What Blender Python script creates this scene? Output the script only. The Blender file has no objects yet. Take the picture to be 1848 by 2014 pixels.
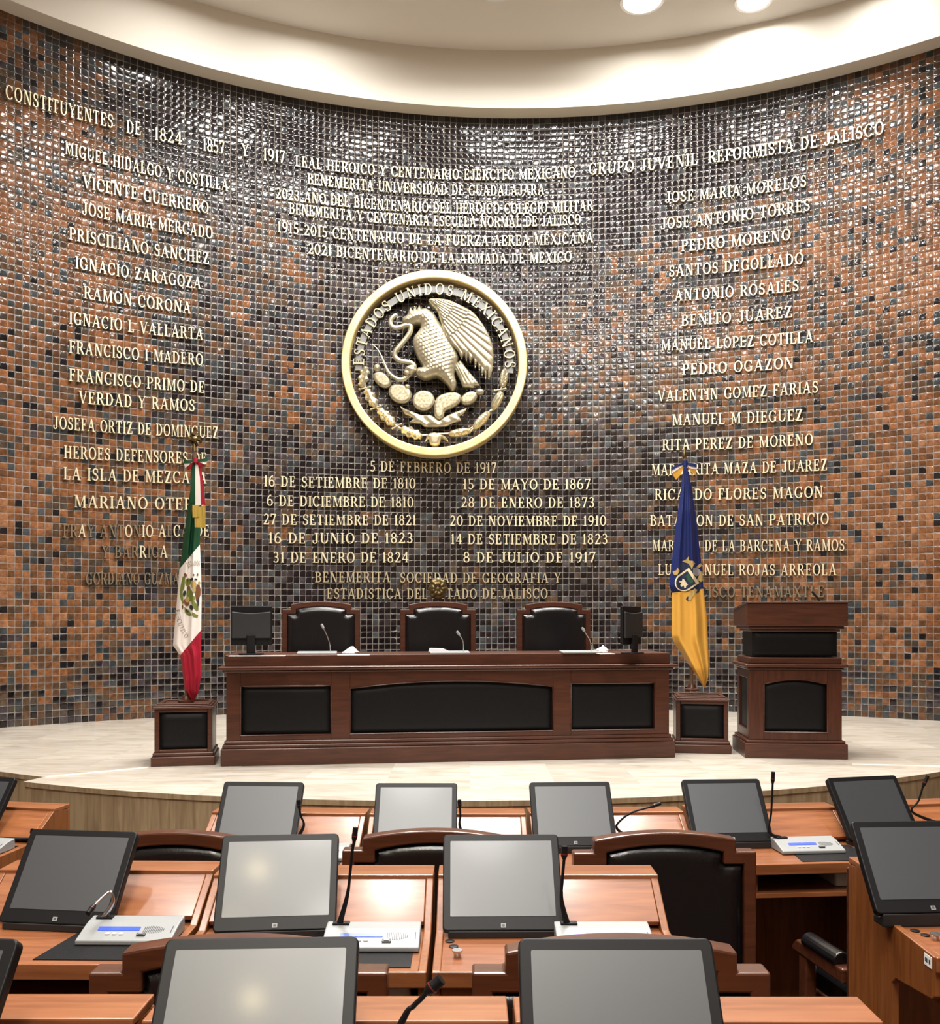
import bpy, bmesh, math, random
import numpy as np
from mathutils import Vector, Matrix
from mathutils.geometry import delaunay_2d_cdt

random.seed(7)
SC = bpy.context.scene
COL = SC.collection
PI = math.pi
F = 1848.0            # focal length in pixels of the 1848 px wide frame
CH = 1.17             # camera height above the dais floor (dais floor = z 0)
PX0, PY0 = 924.0, 1215.0
CX, CY, RW = 0.577, 3.926, 8.229     # centre and radius of the round chamber
ZT, ZC = 7.627, 8.36                 # top of the tiles, ceiling

# ------------------------------------------------------------------ camera, world, exposure
cam_data = bpy.data.cameras.new('camera')
cam = bpy.data.objects.new('camera', cam_data)
COL.objects.link(cam)
cam.location = (0, 0, CH)
cam.rotation_euler = (PI / 2, 0, 0)
cam_data.sensor_fit = 'HORIZONTAL'
cam_data.sensor_width = 36.0
cam_data.lens = 36.0 * F / 1848.0
cam_data.shift_y = (PY0 - 1007.0) / 1848.0
cam_data.clip_start = 0.05
SC.camera = cam
world = bpy.data.worlds.new('world')
SC.world = world
world.use_nodes = True
world.node_tree.nodes['Background'].inputs[0].default_value = (1, 0.95, 0.88, 1)
world.node_tree.nodes['Background'].inputs[1].default_value = 0.05
SC.view_settings.view_transform = 'Standard'
SC.view_settings.look = 'None'
SC.view_settings.exposure = -0.36
SC.view_settings.gamma = 1.0
SC.view_settings.use_curve_mapping = False

# lamps: (x, y, power W, radius, spread deg, colour)
WHITE = (1.0, 0.965, 0.92)
LAMP_VISIBLE = [(2.0, 10.93, 45, 0.22, 170), (3.3, 10.93, 45, 0.18, 170)]
LAMP_WALL = [(-1.7, 10.6, 50, .2, 170), (-2.9, 9.9, 50, .2, 170), (0.3, 10.7, 8, .2, 170), (4.5, 10.2, 30, .2, 170)]
LAMP_RING = [(-1.43, 9.27), (-0.49, 9.70), (0.56, 9.85), (1.03, 9.80), (1.65, 9.73), (2.56, 9.43), (3.21, 9.14)]
LAMP_MID = [(-0.9, 7.5), (-0.2, 7.9), (0.7, 8.0), (1.9, 7.3), (0.3, 6.1), (-0.5, 5.9)]
LAMP_HALL = [(-3.8, 5.4), (2.3, 6.1), (-1.7, 6.0), (-3.2, 3.6), (-0.9, 4.1), (1.0, 4.3), (3.6, 3.6), (-4.0, 0.9), (-1.7, 0.7), (-0.1, 0.9), (1.6, 0.8), (-3.4, -2.0), (3.2, -2.4)]
FILL_REAR = [(-0.75, -1.5), (0.45, -1.7), (-0.4, -3.0), (-0.8, 0.1)]   # unseen large discs added so the tilted screens look paler
LAMP_WARM = [(-1.45, -2.30), (-1.78, -3.25)]
RING_W, MID_W, HALL_W = 110, 130, 80

# ------------------------------------------------------------------ helpers
def W(px, py, D):
    return Vector(((px - PX0) / F * D, D, CH + (PY0 - py) / F * D))

def tag(o, label=None, cat=None, group=None, kind=None):
    if label: o['label'] = label
    if cat: o['category'] = cat
    if group: o['group'] = group
    if kind: o['kind'] = kind
    return o

def thing(name, label, cat, loc=(0, 0, 0), rz=0.0, group=None):
    o = bpy.data.objects.new(name, None)
    o.empty_display_size = 0.1
    COL.objects.link(o)
    o.location = loc
    o.rotation_euler = (0, 0, rz)
    return tag(o, label, cat, group)

class MB:
    def __init__(s):
        s.v, s.f, s.m = [], [], []
    def add(s, vs, fs, mi=0, M=None):
        b = len(s.v)
        if M is not None:
            vs = [tuple(M @ Vector(v)) for v in vs]
        s.v += [tuple(v) for v in vs]
        s.f += [tuple(b + i for i in f) for f in fs]
        s.m += [mi] * len(fs)
        return s
    def box(s, x0, x1, y0, y1, z0, z1, mi=0, M=None):
        vs = [(x, y, z) for x in (x0, x1) for y in (y0, y1) for z in (z0, z1)]
        fs = [(0, 1, 3, 2), (4, 6, 7, 5), (0, 4, 5, 1), (2, 3, 7, 6), (0, 2, 6, 4), (1, 5, 7, 3)]
        return s.add(vs, fs, mi, M)
    def prism(s, poly, a0, a1, axis='y', mi=0, M=None):
        """poly: 2D outline, extruded from a0 to a1 along axis"""
        n = len(poly)
        def p(u, w, a):
            return {'y': (u, a, w), 'x': (a, u, w), 'z': (u, w, a)}[axis]
        vs = [p(u, w, a0) for u, w in poly] + [p(u, w, a1) for u, w in poly]
        fs = [tuple(range(n))[::-1], tuple(range(n, 2 * n))] + [(i, (i + 1) % n, n + (i + 1) % n, n + i) for i in range(n)]
        return s.add(vs, fs, mi, M)
    def ring(s, outer, inner, a0, a1, axis='y', mi=0, M=None):
        n = len(outer)
        def p(u, w, a):
            return {'y': (u, a, w), 'x': (a, u, w), 'z': (u, w, a)}[axis]
        vs = [p(u, w, a) for a in (a0, a1) for poly in (outer, inner) for u, w in poly]
        fs = []
        for i in range(n):
            j = (i + 1) % n
            fs += [(i, j, n + j, n + i), (2 * n + i, 3 * n + i, 3 * n + j, 2 * n + j),
                   (i, 2 * n + i, 2 * n + j, j), (n + i, n + j, 3 * n + j, 3 * n + i)]
        return s.add(vs, fs, mi, M)
    def tube(s, pts, r, n=10, mi=0, M=None, caps=True):
        pts = [Vector(p) for p in pts]
        rs = r if isinstance(r, (list, tuple)) else [r] * len(pts)
        vs, fs = [], []
        up = Vector((0.13, 0.31, 0.94))
        prev = None
        for i, p in enumerate(pts):
            t = (pts[min(i + 1, len(pts) - 1)] - pts[max(i - 1, 0)])
            if t.length < 1e-9: t = Vector((0, 0, 1))
            t.normalize()
            a = (prev if prev is not None else up)
            a = a - t * a.dot(t)
            if a.length < 1e-4:
                a = Vector((1, 0, 0)) - t * t.x
            a.normalize(); prev = a
            b = t.cross(a)
            for k in range(n):
                q = p + (a * math.cos(2 * PI * k / n) + b * math.sin(2 * PI * k / n)) * rs[i]
                vs.append(tuple(q))
        for i in range(len(pts) - 1):
            for k in range(n):
                k2 = (k + 1) % n
                fs.append((i * n + k, i * n + k2, (i + 1) * n + k2, (i + 1) * n + k))
        if caps:
            fs.append(tuple(range(n))[::-1]); fs.append(tuple((len(pts) - 1) * n + k for k in range(n)))
        return s.add(vs, fs, mi, M)
    def lathe(s, prof, n=24, mi=0, M=None):
        """prof: (r, z) pairs around the z axis"""
        vs, fs = [], []
        for r, z in prof:
            for k in range(n):
                a = 2 * PI * k / n
                vs.append((r * math.cos(a), r * math.sin(a), z))
        for i in range(len(prof) - 1):
            for k in range(n):
                k2 = (k + 1) % n
                fs.append((i * n + k, i * n + k2, (i + 1) * n + k2, (i + 1) * n + k))
        fs.append(tuple(range(n))[::-1]); fs.append(tuple((len(prof) - 1) * n + k for k in range(n)))
        return s.add(vs, fs, mi, M)
    def build(s, name, mat, parent=None, bevel=0.0, seg=2, smooth=None, loc=None):
        me = bpy.data.meshes.new(name)
        me.from_pydata(s.v, [], s.f)
        mats = mat if isinstance(mat, (list, tuple)) else [mat]
        for m in mats: me.materials.append(m)
        if len(mats) > 1: me.polygons.foreach_set('material_index', s.m)
        bm = bmesh.new(); bm.from_mesh(me)
        bmesh.ops.recalc_face_normals(bm, faces=bm.faces)
        bm.to_mesh(me); bm.free()
        if smooth is not None:
            me.polygons.foreach_set('use_smooth', [True] * len(me.polygons))
            me.set_sharp_from_angle(angle=math.radians(smooth))
        me.update()
        o = bpy.data.objects.new(name, me)
        COL.objects.link(o)
        if parent is not None: o.parent = parent
        if loc is not None: o.location = loc
        if bevel > 0:
            md = o.modifiers.new('bevel', 'BEVEL')
            md.width = bevel; md.segments = seg; md.limit_method = 'ANGLE'; md.angle_limit = math.radians(35)
        return o

def copy_tree(o, parent=None):
    c = o.copy(); COL.objects.link(c)
    c.parent = parent
    for ch in list(o.children): copy_tree(ch, c)
    return c

def rrect(w, h, r, n=5, cx=0.0, cy=0.0):
    pts = []
    for sx, sy, a0 in ((1, 1, 0), (-1, 1, 90), (-1, -1, 180), (1, -1, 270)):
        for k in range(n + 1):
            a = math.radians(a0 + 90 * k / n)
            pts.append((cx + sx * (w / 2 - r) + r * math.cos(a), cy + sy * (h / 2 - r) + r * math.sin(a)))
    return pts

def ellipse(cx, cy, rx, ry, rot=0.0, n=28):
    c, s_ = math.cos(math.radians(rot)), math.sin(math.radians(rot))
    return [(cx + rx * math.cos(2 * PI * k / n) * c - ry * math.sin(2 * PI * k / n) * s_,
             cy + rx * math.cos(2 * PI * k / n) * s_ + ry * math.sin(2 * PI * k / n) * c) for k in range(n)]

def catmull(pts, k=6, closed=False):
    P = [np.array(p, float) for p in pts]
    n = len(P); out = []
    rng = n if closed else n - 1
    for i in range(rng):
        p0 = P[(i - 1) % n] if closed or i > 0 else P[0]
        p1, p2 = P[i], P[(i + 1) % n]
        p3 = P[(i + 2) % n] if closed or i + 2 < n else P[-1]
        for j in range(k):
            t = j / k
            out.append(tuple(0.5 * ((2 * p1) + (p2 - p0) * t + (2 * p0 - 5 * p1 + 4 * p2 - p3) * t * t + (3 * p1 - p0 - 3 * p2 + p3) * t ** 3)))
    if not closed: out.append(tuple(P[-1]))
    return out

def poly_inside(Q, poly):
    x, y = Q[:, 0], Q[:, 1]
    ins = np.zeros(len(Q), bool)
    n = len(poly)
    for i in range(n):
        x0, y0 = poly[i]; x1, y1 = poly[(i + 1) % n]
        c = ((y0 > y) != (y1 > y))
        with np.errstate(divide='ignore', invalid='ignore'):
            c &= x < (x1 - x0) * (y - y0) / ((y1 - y0) if y1 != y0 else 1e-12) + x0
        ins ^= c
    return ins

def poly_dist(Q, poly):
    d = np.full(len(Q), 1e9)
    n = len(poly)
    for i in range(n):
        a = np.array(poly[i]); b = np.array(poly[(i + 1) % n])
        ab = b - a; L = max(ab @ ab, 1e-12)
        t = np.clip(((Q - a) @ ab) / L, 0, 1)
        d = np.minimum(d, np.hypot(*(Q - a - t[:, None] * ab).T))
    return d

def triangulate(poly, res):
    """resampled outline plus inner grid -> (points Nx2, triangles, number of outline points)"""
    out = []
    n = len(poly)
    for i in range(n):
        a = np.array(poly[i], float); b = np.array(poly[(i + 1) % n], float)
        k = max(1, int(np.hypot(*(b - a)) / res + 0.5))
        for j in range(k): out.append(a + (b - a) * j / k)
    O = np.array(out)
    lo, hi = O.min(0), O.max(0)
    gx = np.arange(lo[0] + res / 2, hi[0], res); gy = np.arange(lo[1] + res / 2, hi[1], res)
    if len(gx) and len(gy):
        G = np.array([(x + (0.25 * res if j % 2 else -0.25 * res), y) for j, y in enumerate(gy) for x in gx])
        G = G[poly_inside(G, out)]
        if len(G): G = G[poly_dist(G, out) > 0.45 * res]
    else:
        G = np.zeros((0, 2))
    allp = np.vstack([O, G]) if len(G) else O
    r = delaunay_2d_cdt([Vector(p) for p in allp], [], [list(range(len(O)))], 1, 1e-7)
    V = np.array([(v.x, v.y) for v in r[0]])
    return V, [tuple(f) for f in r[2]], out

def inflate(mb, poly, h, edge, res, back=0.0, ridge=None, mi=0, M=None, both=False):
    """relief of an outline in the (x, z) plane facing -y; height h reached at distance edge from the outline"""
    V, T, out = triangulate(poly, res)
    d = poly_dist(V, out)
    t = np.clip(d / edge, 0, 1)
    hh = h * np.sqrt(np.clip(1 - (1 - t) ** 2, 0, 1))
    if ridge is not None:
        hh = hh + ridge(V[:, 0], V[:, 1]) * np.clip(d / (0.5 * edge), 0, 1)
    vs = [(x, -z, y) for (x, y), z in zip(V, hh)]
    mb.add(vs, T, mi, M)
    n = len(out)
    if both:
        mb.add([(x, back + z, y) for (x, y), z in zip(V, hh)], T, mi, M)
    vs = [(x, 0.0, y) for x, y in out] + [(x, back, y) for x, y in out]
    fs = [(i, (i + 1) % n, n + (i + 1) % n, n + i) for i in range(n)]
    if not both: fs.append(tuple(range(n, 2 * n)))
    mb.add(vs, fs, mi, M)
    return mb

# ------------------------------------------------------------------ materials
def principled(name, col, rough=0.5, metal=0.0, spec=0.5, coat=0.0, coat_rough=0.1, emis=None, estr=0.0):
    m = bpy.data.materials.new(name)
    m.use_nodes = True
    b = m.node_tree.nodes['Principled BSDF']
    b.inputs['Base Color'].default_value = (*col, 1)
    b.inputs['Roughness'].default_value = rough
    b.inputs['Metallic'].default_value = metal
    b.inputs['Specular IOR Level'].default_value = spec
    b.inputs['Coat Weight'].default_value = coat
    b.inputs['Coat Roughness'].default_value = coat_rough
    if emis:
        b.inputs['Emission Color'].default_value = (*emis, 1)
        b.inputs['Emission Strength'].default_value = estr
    return m

def nodes_of(m):
    return m.node_tree.nodes, m.node_tree.links, m.node_tree.nodes['Principled BSDF']

def add_noise_col(m, c1, c2, scale=(1, 1, 1), nscale=5.0, detail=4.0, lo=0.3, hi=0.7, bump=0.0, dist=0.0, coords='Object'):
    N, L, B = nodes_of(m)
    tc = N.new('ShaderNodeTexCoord'); mp = N.new('ShaderNodeMapping'); no = N.new('ShaderNodeTexNoise'); cr = N.new('ShaderNodeValToRGB')
    mp.inputs['Scale'].default_value = scale
    no.inputs['Scale'].default_value = nscale; no.inputs['Detail'].default_value = detail; no.inputs['Distortion'].default_value = dist
    cr.color_ramp.elements[0].position = lo; cr.color_ramp.elements[0].color = (*c1, 1)
    cr.color_ramp.elements[1].position = hi; cr.color_ramp.elements[1].color = (*c2, 1)
    L.new(tc.outputs[coords], mp.inputs[0]); L.new(mp.outputs[0], no.inputs['Vector'])
    L.new(no.outputs['Fac'], cr.inputs[0]); L.new(cr.outputs[0], B.inputs['Base Color'])
    if bump:
        bp = N.new('ShaderNodeBump'); bp.inputs['Strength'].default_value = bump; bp.inputs['Distance'].default_value = 0.002
        L.new(no.outputs['Fac'], bp.inputs['Height']); L.new(bp.outputs[0], B.inputs['Normal'])
    return m

def wood(name, c1, c2, axis='x', rough=0.3, coat=0.4, fine=1.0, coat_rough=0.15):
    m = principled(name, c1, rough, coat=coat, coat_rough=coat_rough)
    sc = {'x': (1.2, 14, 14), 'y': (14, 1.2, 14), 'z': (14, 14, 1.2)}[axis]
    return add_noise_col(m, c1, c2, tuple(s * fine for s in sc), 3.2, 6.0, 0.32, 0.68, bump=0.05, dist=0.6)

M = {}
M['wood_x'] = wood('orange_wood', (0.19, 0.060, 0.020), (0.29, 0.105, 0.038), 'x', 0.33, 0.42)
M['wood_z'] = wood('orange_wood_upright', (0.17, 0.052, 0.012), (0.26, 0.088, 0.023), 'z', 0.38, 0.3)
M['wood_y'] = wood('orange_wood_lengthways', (0.30, 0.10, 0.022), (0.45, 0.17, 0.045), 'y', 0.33, 0.35)
M['dark_x'] = wood('mahogany', (0.042, 0.0115, 0.005), (0.075, 0.021, 0.009), 'x', 0.36, 0.15)
M['dark_z'] = wood('mahogany_upright', (0.042, 0.0115, 0.005), (0.072, 0.020, 0.009), 'z', 0.36, 0.15)
M['chair_wood'] = wood('chair_wood', (0.055, 0.017, 0.008), (0.10, 0.030, 0.013), 'x', 0.33, 0.4)
M['leather'] = add_noise_col(principled('black_leather', (0.006, 0.006, 0.007), 0.22, spec=0.45), (0.004, 0.004, 0.005), (0.007, 0.007, 0.008), (1, 1, 1), 160, 2, bump=0.25)
M['leather_matt'] = add_noise_col(principled('black_leather_matt', (0.006, 0.006, 0.007), 0.45, spec=0.18), (0.004, 0.004, 0.005), (0.007, 0.007, 0.008), (1, 1, 1), 120, 2, bump=0.2)
M['black'] = principled('black_plastic', (0.007, 0.007, 0.008), 0.42, spec=0.2)
M['black_matt'] = principled('black_plastic_matt', (0.010, 0.010, 0.011), 0.6)
M['screen'] = principled('screen_glass', (0.026, 0.031, 0.037), 0.42, spec=1.0, coat=0.06, coat_rough=0.10)
M['silver'] = principled('silver_plastic', (0.25, 0.26, 0.26), 0.42)
M['steel'] = principled('steel', (0.6, 0.6, 0.6), 0.25, metal=1.0)
M['grey_dark'] = principled('dark_grey_print', (0.06, 0.06, 0.065), 0.5)
M['blue_lcd'] = principled('blue_display', (0.02, 0.05, 0.4), 0.3, emis=(0.06, 0.13, 0.95), estr=0.9)
M['paper'] = principled('white_paper', (0.85, 0.85, 0.84), 0.7)
M['red_band'] = principled('dark_red_band', (0.12, 0.015, 0.012), 0.3)
M['gold'] = add_noise_col(principled('gold_letter', (0.70, 0.62, 0.42), 0.38, metal=0.45), (0.62, 0.54, 0.35), (0.78, 0.70, 0.50), (1, 1, 1), 9, 3)
M['gold_dim'] = principled('dark_bronze_letter', (0.22, 0.17, 0.11), 0.38, metal=0.5)  # darker bronze tone used for the dim letters
M['gold_mid'] = principled('dull_gold_letter', (0.52, 0.44, 0.29), 0.38, metal=0.6)
M['ring_gold'] = add_noise_col(principled('brass_ring', (0.80, 0.62, 0.28), 0.38, metal=0.5), (0.72, 0.53, 0.22), (0.86, 0.69, 0.35), (1, 1, 1), 4, 4, bump=0.1)
M['relief'] = add_noise_col(principled('pale_bronze_relief', (0.55, 0.48, 0.33), 0.36, metal=0.6), (0.34, 0.30, 0.20), (0.50, 0.45, 0.32), (1, 1, 1), 8, 4, bump=0.25)
M['relief_pad'] = add_noise_col(principled('pitted_bronze_relief', (0.5, 0.45, 0.32), 0.4, metal=0.6), (0.26, 0.22, 0.13), (0.52, 0.47, 0.34), (1, 1, 1), 34, 3, bump=1.0)
M['band_grey'] = principled('grey_metal_band', (0.20, 0.20, 0.19), 0.4, metal=0.6)
M['old_brass'] = add_noise_col(principled('old_brass', (0.22, 0.15, 0.05), 0.35, metal=0.8), (0.07, 0.048, 0.02), (0.20, 0.145, 0.06), (1, 1, 1), 60, 3, bump=0.6)
M['plaster'] = principled('cream_plaster', (0.74, 0.70, 0.62), 0.85, spec=0.2)
M['ceiling'] = principled('ceiling_plaster', (0.72, 0.69, 0.65), 0.9, spec=0.2)
M['backwall'] = principled('warm_wall_finish', (0.22, 0.16, 0.11), 0.8, spec=0.2)
M['lamp'] = principled('lamp_lens', (0.9, 0.9, 0.9), 0.3, emis=(1, 0.96, 0.9), estr=9.0)
M['lamp_rim'] = principled('lamp_rim', (0.8, 0.8, 0.8), 0.3, metal=0.4)
M['green'] = principled('green_flag_cloth', (0.006, 0.058, 0.022), 0.6, spec=0.3)
M['white_cloth'] = principled('white_flag_cloth', (0.80, 0.75, 0.70), 0.7, spec=0.3)
M['red'] = principled('red_flag_cloth', (0.33, 0.010, 0.028), 0.55, spec=0.3)
M['blue'] = principled('blue_flag_cloth', (0.009, 0.018, 0.105), 0.55, spec=0.3)
M['yellow'] = principled('yellow_flag_cloth', (0.68, 0.36, 0.06), 0.55, spec=0.3)
M['fringe'] = add_noise_col(principled('gold_fringe', (0.5, 0.34, 0.05), 0.45, metal=0.3), (0.30, 0.19, 0.02), (0.65, 0.46, 0.10), (90, 90, 2), 3, 2, bump=0.5)
M['emb_green'] = principled('embroidery_green', (0.16, 0.19, 0.03), 0.7)
M['emb_brown'] = principled('embroidery_brown', (0.16, 0.06, 0.015), 0.7)
M['emb_tan'] = principled('embroidery_tan', (0.42, 0.30, 0.10), 0.7)
M['emb_dark'] = principled('embroidery_dark', (0.02, 0.018, 0.02), 0.7)
M['emb_cream'] = principled('embroidery_cream', (0.75, 0.66, 0.42), 0.7)
M['emb_navy'] = principled('embroidery_navy', (0.010, 0.016, 0.06), 0.7)
M['emb_leaf'] = principled('embroidery_deep_green', (0.01, 0.07, 0.03), 0.7)
M['emb_grey'] = principled('embroidery_grey', (0.28, 0.26, 0.28), 0.7)
M['emb_text'] = principled('embroidery_text', (0.28, 0.23, 0.17), 0.7)
M['pole'] = wood('flag_pole_wood', (0.10, 0.055, 0.03), (0.17, 0.10, 0.055), 'z', 0.35, 0.3)
M['carpet'] = add_noise_col(principled('dark_carpet', (0.06, 0.03, 0.02), 0.95, spec=0.1), (0.045, 0.022, 0.014), (0.085, 0.045, 0.03), (1, 1, 1), 80, 3)
M['device'] = principled('grey_device', (0.62, 0.63, 0.61), 0.45)

def travertine(name, c1, c2, c3, scale, rough, tilex, tiley, ax):
    m = principled(name, c1, rough, spec=0.5)
    N, L, B = nodes_of(m)
    tc = N.new('ShaderNodeTexCoord'); mp = N.new('ShaderNodeMapping'); no = N.new('ShaderNodeTexNoise'); cr = N.new('ShaderNodeValToRGB')
    vo = N.new('ShaderNodeTexWhiteNoise'); vm = N.new('ShaderNodeVectorMath'); fl = N.new('ShaderNodeVectorMath'); mx = N.new('ShaderNodeMix'); hs = N.new('ShaderNodeMath')
    ad = N.new('ShaderNodeVectorMath')
    vo.noise_dimensions = '3D'
    vm.operation = 'MULTIPLY'; vm.inputs[1].default_value = (1 / tilex, 1 / tiley, 1.0 if ax == 'floor' else 0.0)
    if ax == 'floor': vm.inputs[1].default_value = (1 / tilex, 1 / tiley, 0)
    fl.operation = 'FLOOR'
    L.new(tc.outputs['Object'], vm.inputs[0]); L.new(vm.outputs[0], fl.inputs[0]); L.new(fl.outputs[0], vo.inputs['Vector'])
    mp.inputs['Scale'].default_value = scale
    ad.operation = 'MULTIPLY_ADD'; ad.inputs[1].default_value = (7, 7, 7)
    L.new(vo.outputs['Color'], ad.inputs[0]); L.new(mp.outputs[0], ad.inputs[2])
    L.new(tc.outputs['Object'], mp.inputs[0]); L.new(ad.outputs[0], no.inputs['Vector'])
    no.inputs['Scale'].default_value = 2.2; no.inputs['Detail'].default_value = 8; no.inputs['Distortion'].default_value = 1.1
    e = cr.color_ramp.elements
    e[0].position = 0.3; e[0].color = (*c2, 1); e[1].position = 0.62; e[1].color = (*c1, 1)
    x = e.new(0.48); x.color = (*c3, 1)
    L.new(no.outputs['Fac'], cr.inputs[0])
    mx.data_type = 'RGBA'; mx.blend_type = 'MULTIPLY'; mx.inputs['Factor'].default_value = 1.0
    hs.operation = 'MULTIPLY_ADD'; hs.inputs[1].default_value = 0.16; hs.inputs[2].default_value = 0.86
    L.new(vo.outputs['Value'], hs.inputs[0])
    L.new(cr.outputs[0], mx.inputs[6]); L.new(hs.outputs[0], mx.inputs[7]); L.new(mx.outputs[2], B.inputs['Base Color'])
    return m
M['marble'] = travertine('pale_marble', (0.56, 0.515, 0.45), (0.42, 0.37, 0.30), (0.51, 0.46, 0.385), (1.0, 3.6, 1), 0.22, 0.6, 0.6, 'floor')
M['riser'] = travertine('brown_travertine', (0.40, 0.31, 0.19), (0.25, 0.185, 0.105), (0.33, 0.25, 0.15), (9, 9, 1.0), 0.45, 0.28, 50, 'wall')

# glazed tiles: one colour per tile, stored on the faces
m = bpy.data.materials.new('glazed_tiles'); m.use_nodes = True
N, L, B = nodes_of(m)
at = N.new('ShaderNodeAttribute'); at.attribute_name = 'tile_colour'
tc = N.new('ShaderNodeTexCoord'); no = N.new('ShaderNodeTexNoise'); no.inputs['Scale'].default_value = 22; no.inputs['Detail'].default_value = 5
mr = N.new('ShaderNodeMapRange'); mr.inputs['From Min'].default_value = 0.3; mr.inputs['From Max'].default_value = 0.7; mr.inputs['To Min'].default_value = 0.62; mr.inputs['To Max'].default_value = 1.3
mx = N.new('ShaderNodeMix'); mx.data_type = 'RGBA'; mx.blend_type = 'MULTIPLY'; mx.inputs['Factor'].default_value = 1.0
bp = N.new('ShaderNodeBump'); bp.inputs['Strength'].default_value = 0.30; bp.inputs['Distance'].default_value = 0.0018
n2 = N.new('ShaderNodeTexNoise'); n2.inputs['Scale'].default_value = 26; n2.inputs['Detail'].default_value = 1.5
L.new(tc.outputs['Object'], no.inputs['Vector']); L.new(tc.outputs['Object'], n2.inputs['Vector'])
L.new(no.outputs['Fac'], mr.inputs['Value'])
L.new(at.outputs['Color'], mx.inputs[6]); L.new(mr.outputs[0], mx.inputs[7]); L.new(mx.outputs[2], B.inputs['Base Color'])
L.new(n2.outputs['Fac'], bp.inputs['Height']); L.new(bp.outputs[0], B.inputs['Normal'])
B.inputs['Roughness'].default_value = 0.085
B.inputs['Specular IOR Level'].default_value = 0.5
M['tiles'] = m
M['grout'] = principled('pale_grout', (0.20, 0.18, 0.16), 0.8, spec=0.2)

# ------------------------------------------------------------------ room shell
def wpt(th, z, r=RW):
    return (CX + r * math.sin(th), CY + r * math.cos(th), z)

def wall_hit(px, py, r=RW):
    dx = (px - PX0) / F
    a = dx * dx + 1; b = -2 * (dx * CX + CY); c = CX * CX + CY * CY - r * r
    D = (-b + math.sqrt(b * b - 4 * a * c)) / (2 * a)
    p = W(px, py, D)
    return math.atan2(p.x - CX, p.y - CY), p.z, D

def value_noise(seed, nx, ny):
    rg = np.random.RandomState(seed); g = rg.rand(ny + 2, nx + 2)
    def fn(u, v):
        u = np.clip(u, 0, nx); v = np.clip(v, 0, ny)
        i = np.floor(u).astype(int); j = np.floor(v).astype(int)
        fu = u - i; fv = v - j; fu = fu * fu * (3 - 2 * fu); fv = fv * fv * (3 - 2 * fv)
        return (g[j, i] * (1 - fu) + g[j, i + 1] * fu) * (1 - fv) + (g[j + 1, i] * (1 - fu) + g[j + 1, i + 1] * fu) * fv
    return fn

def sstep(a, b, x):
    t = np.clip((x - a) / (b - a), 0, 1); return t * t * (3 - 2 * t)

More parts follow.
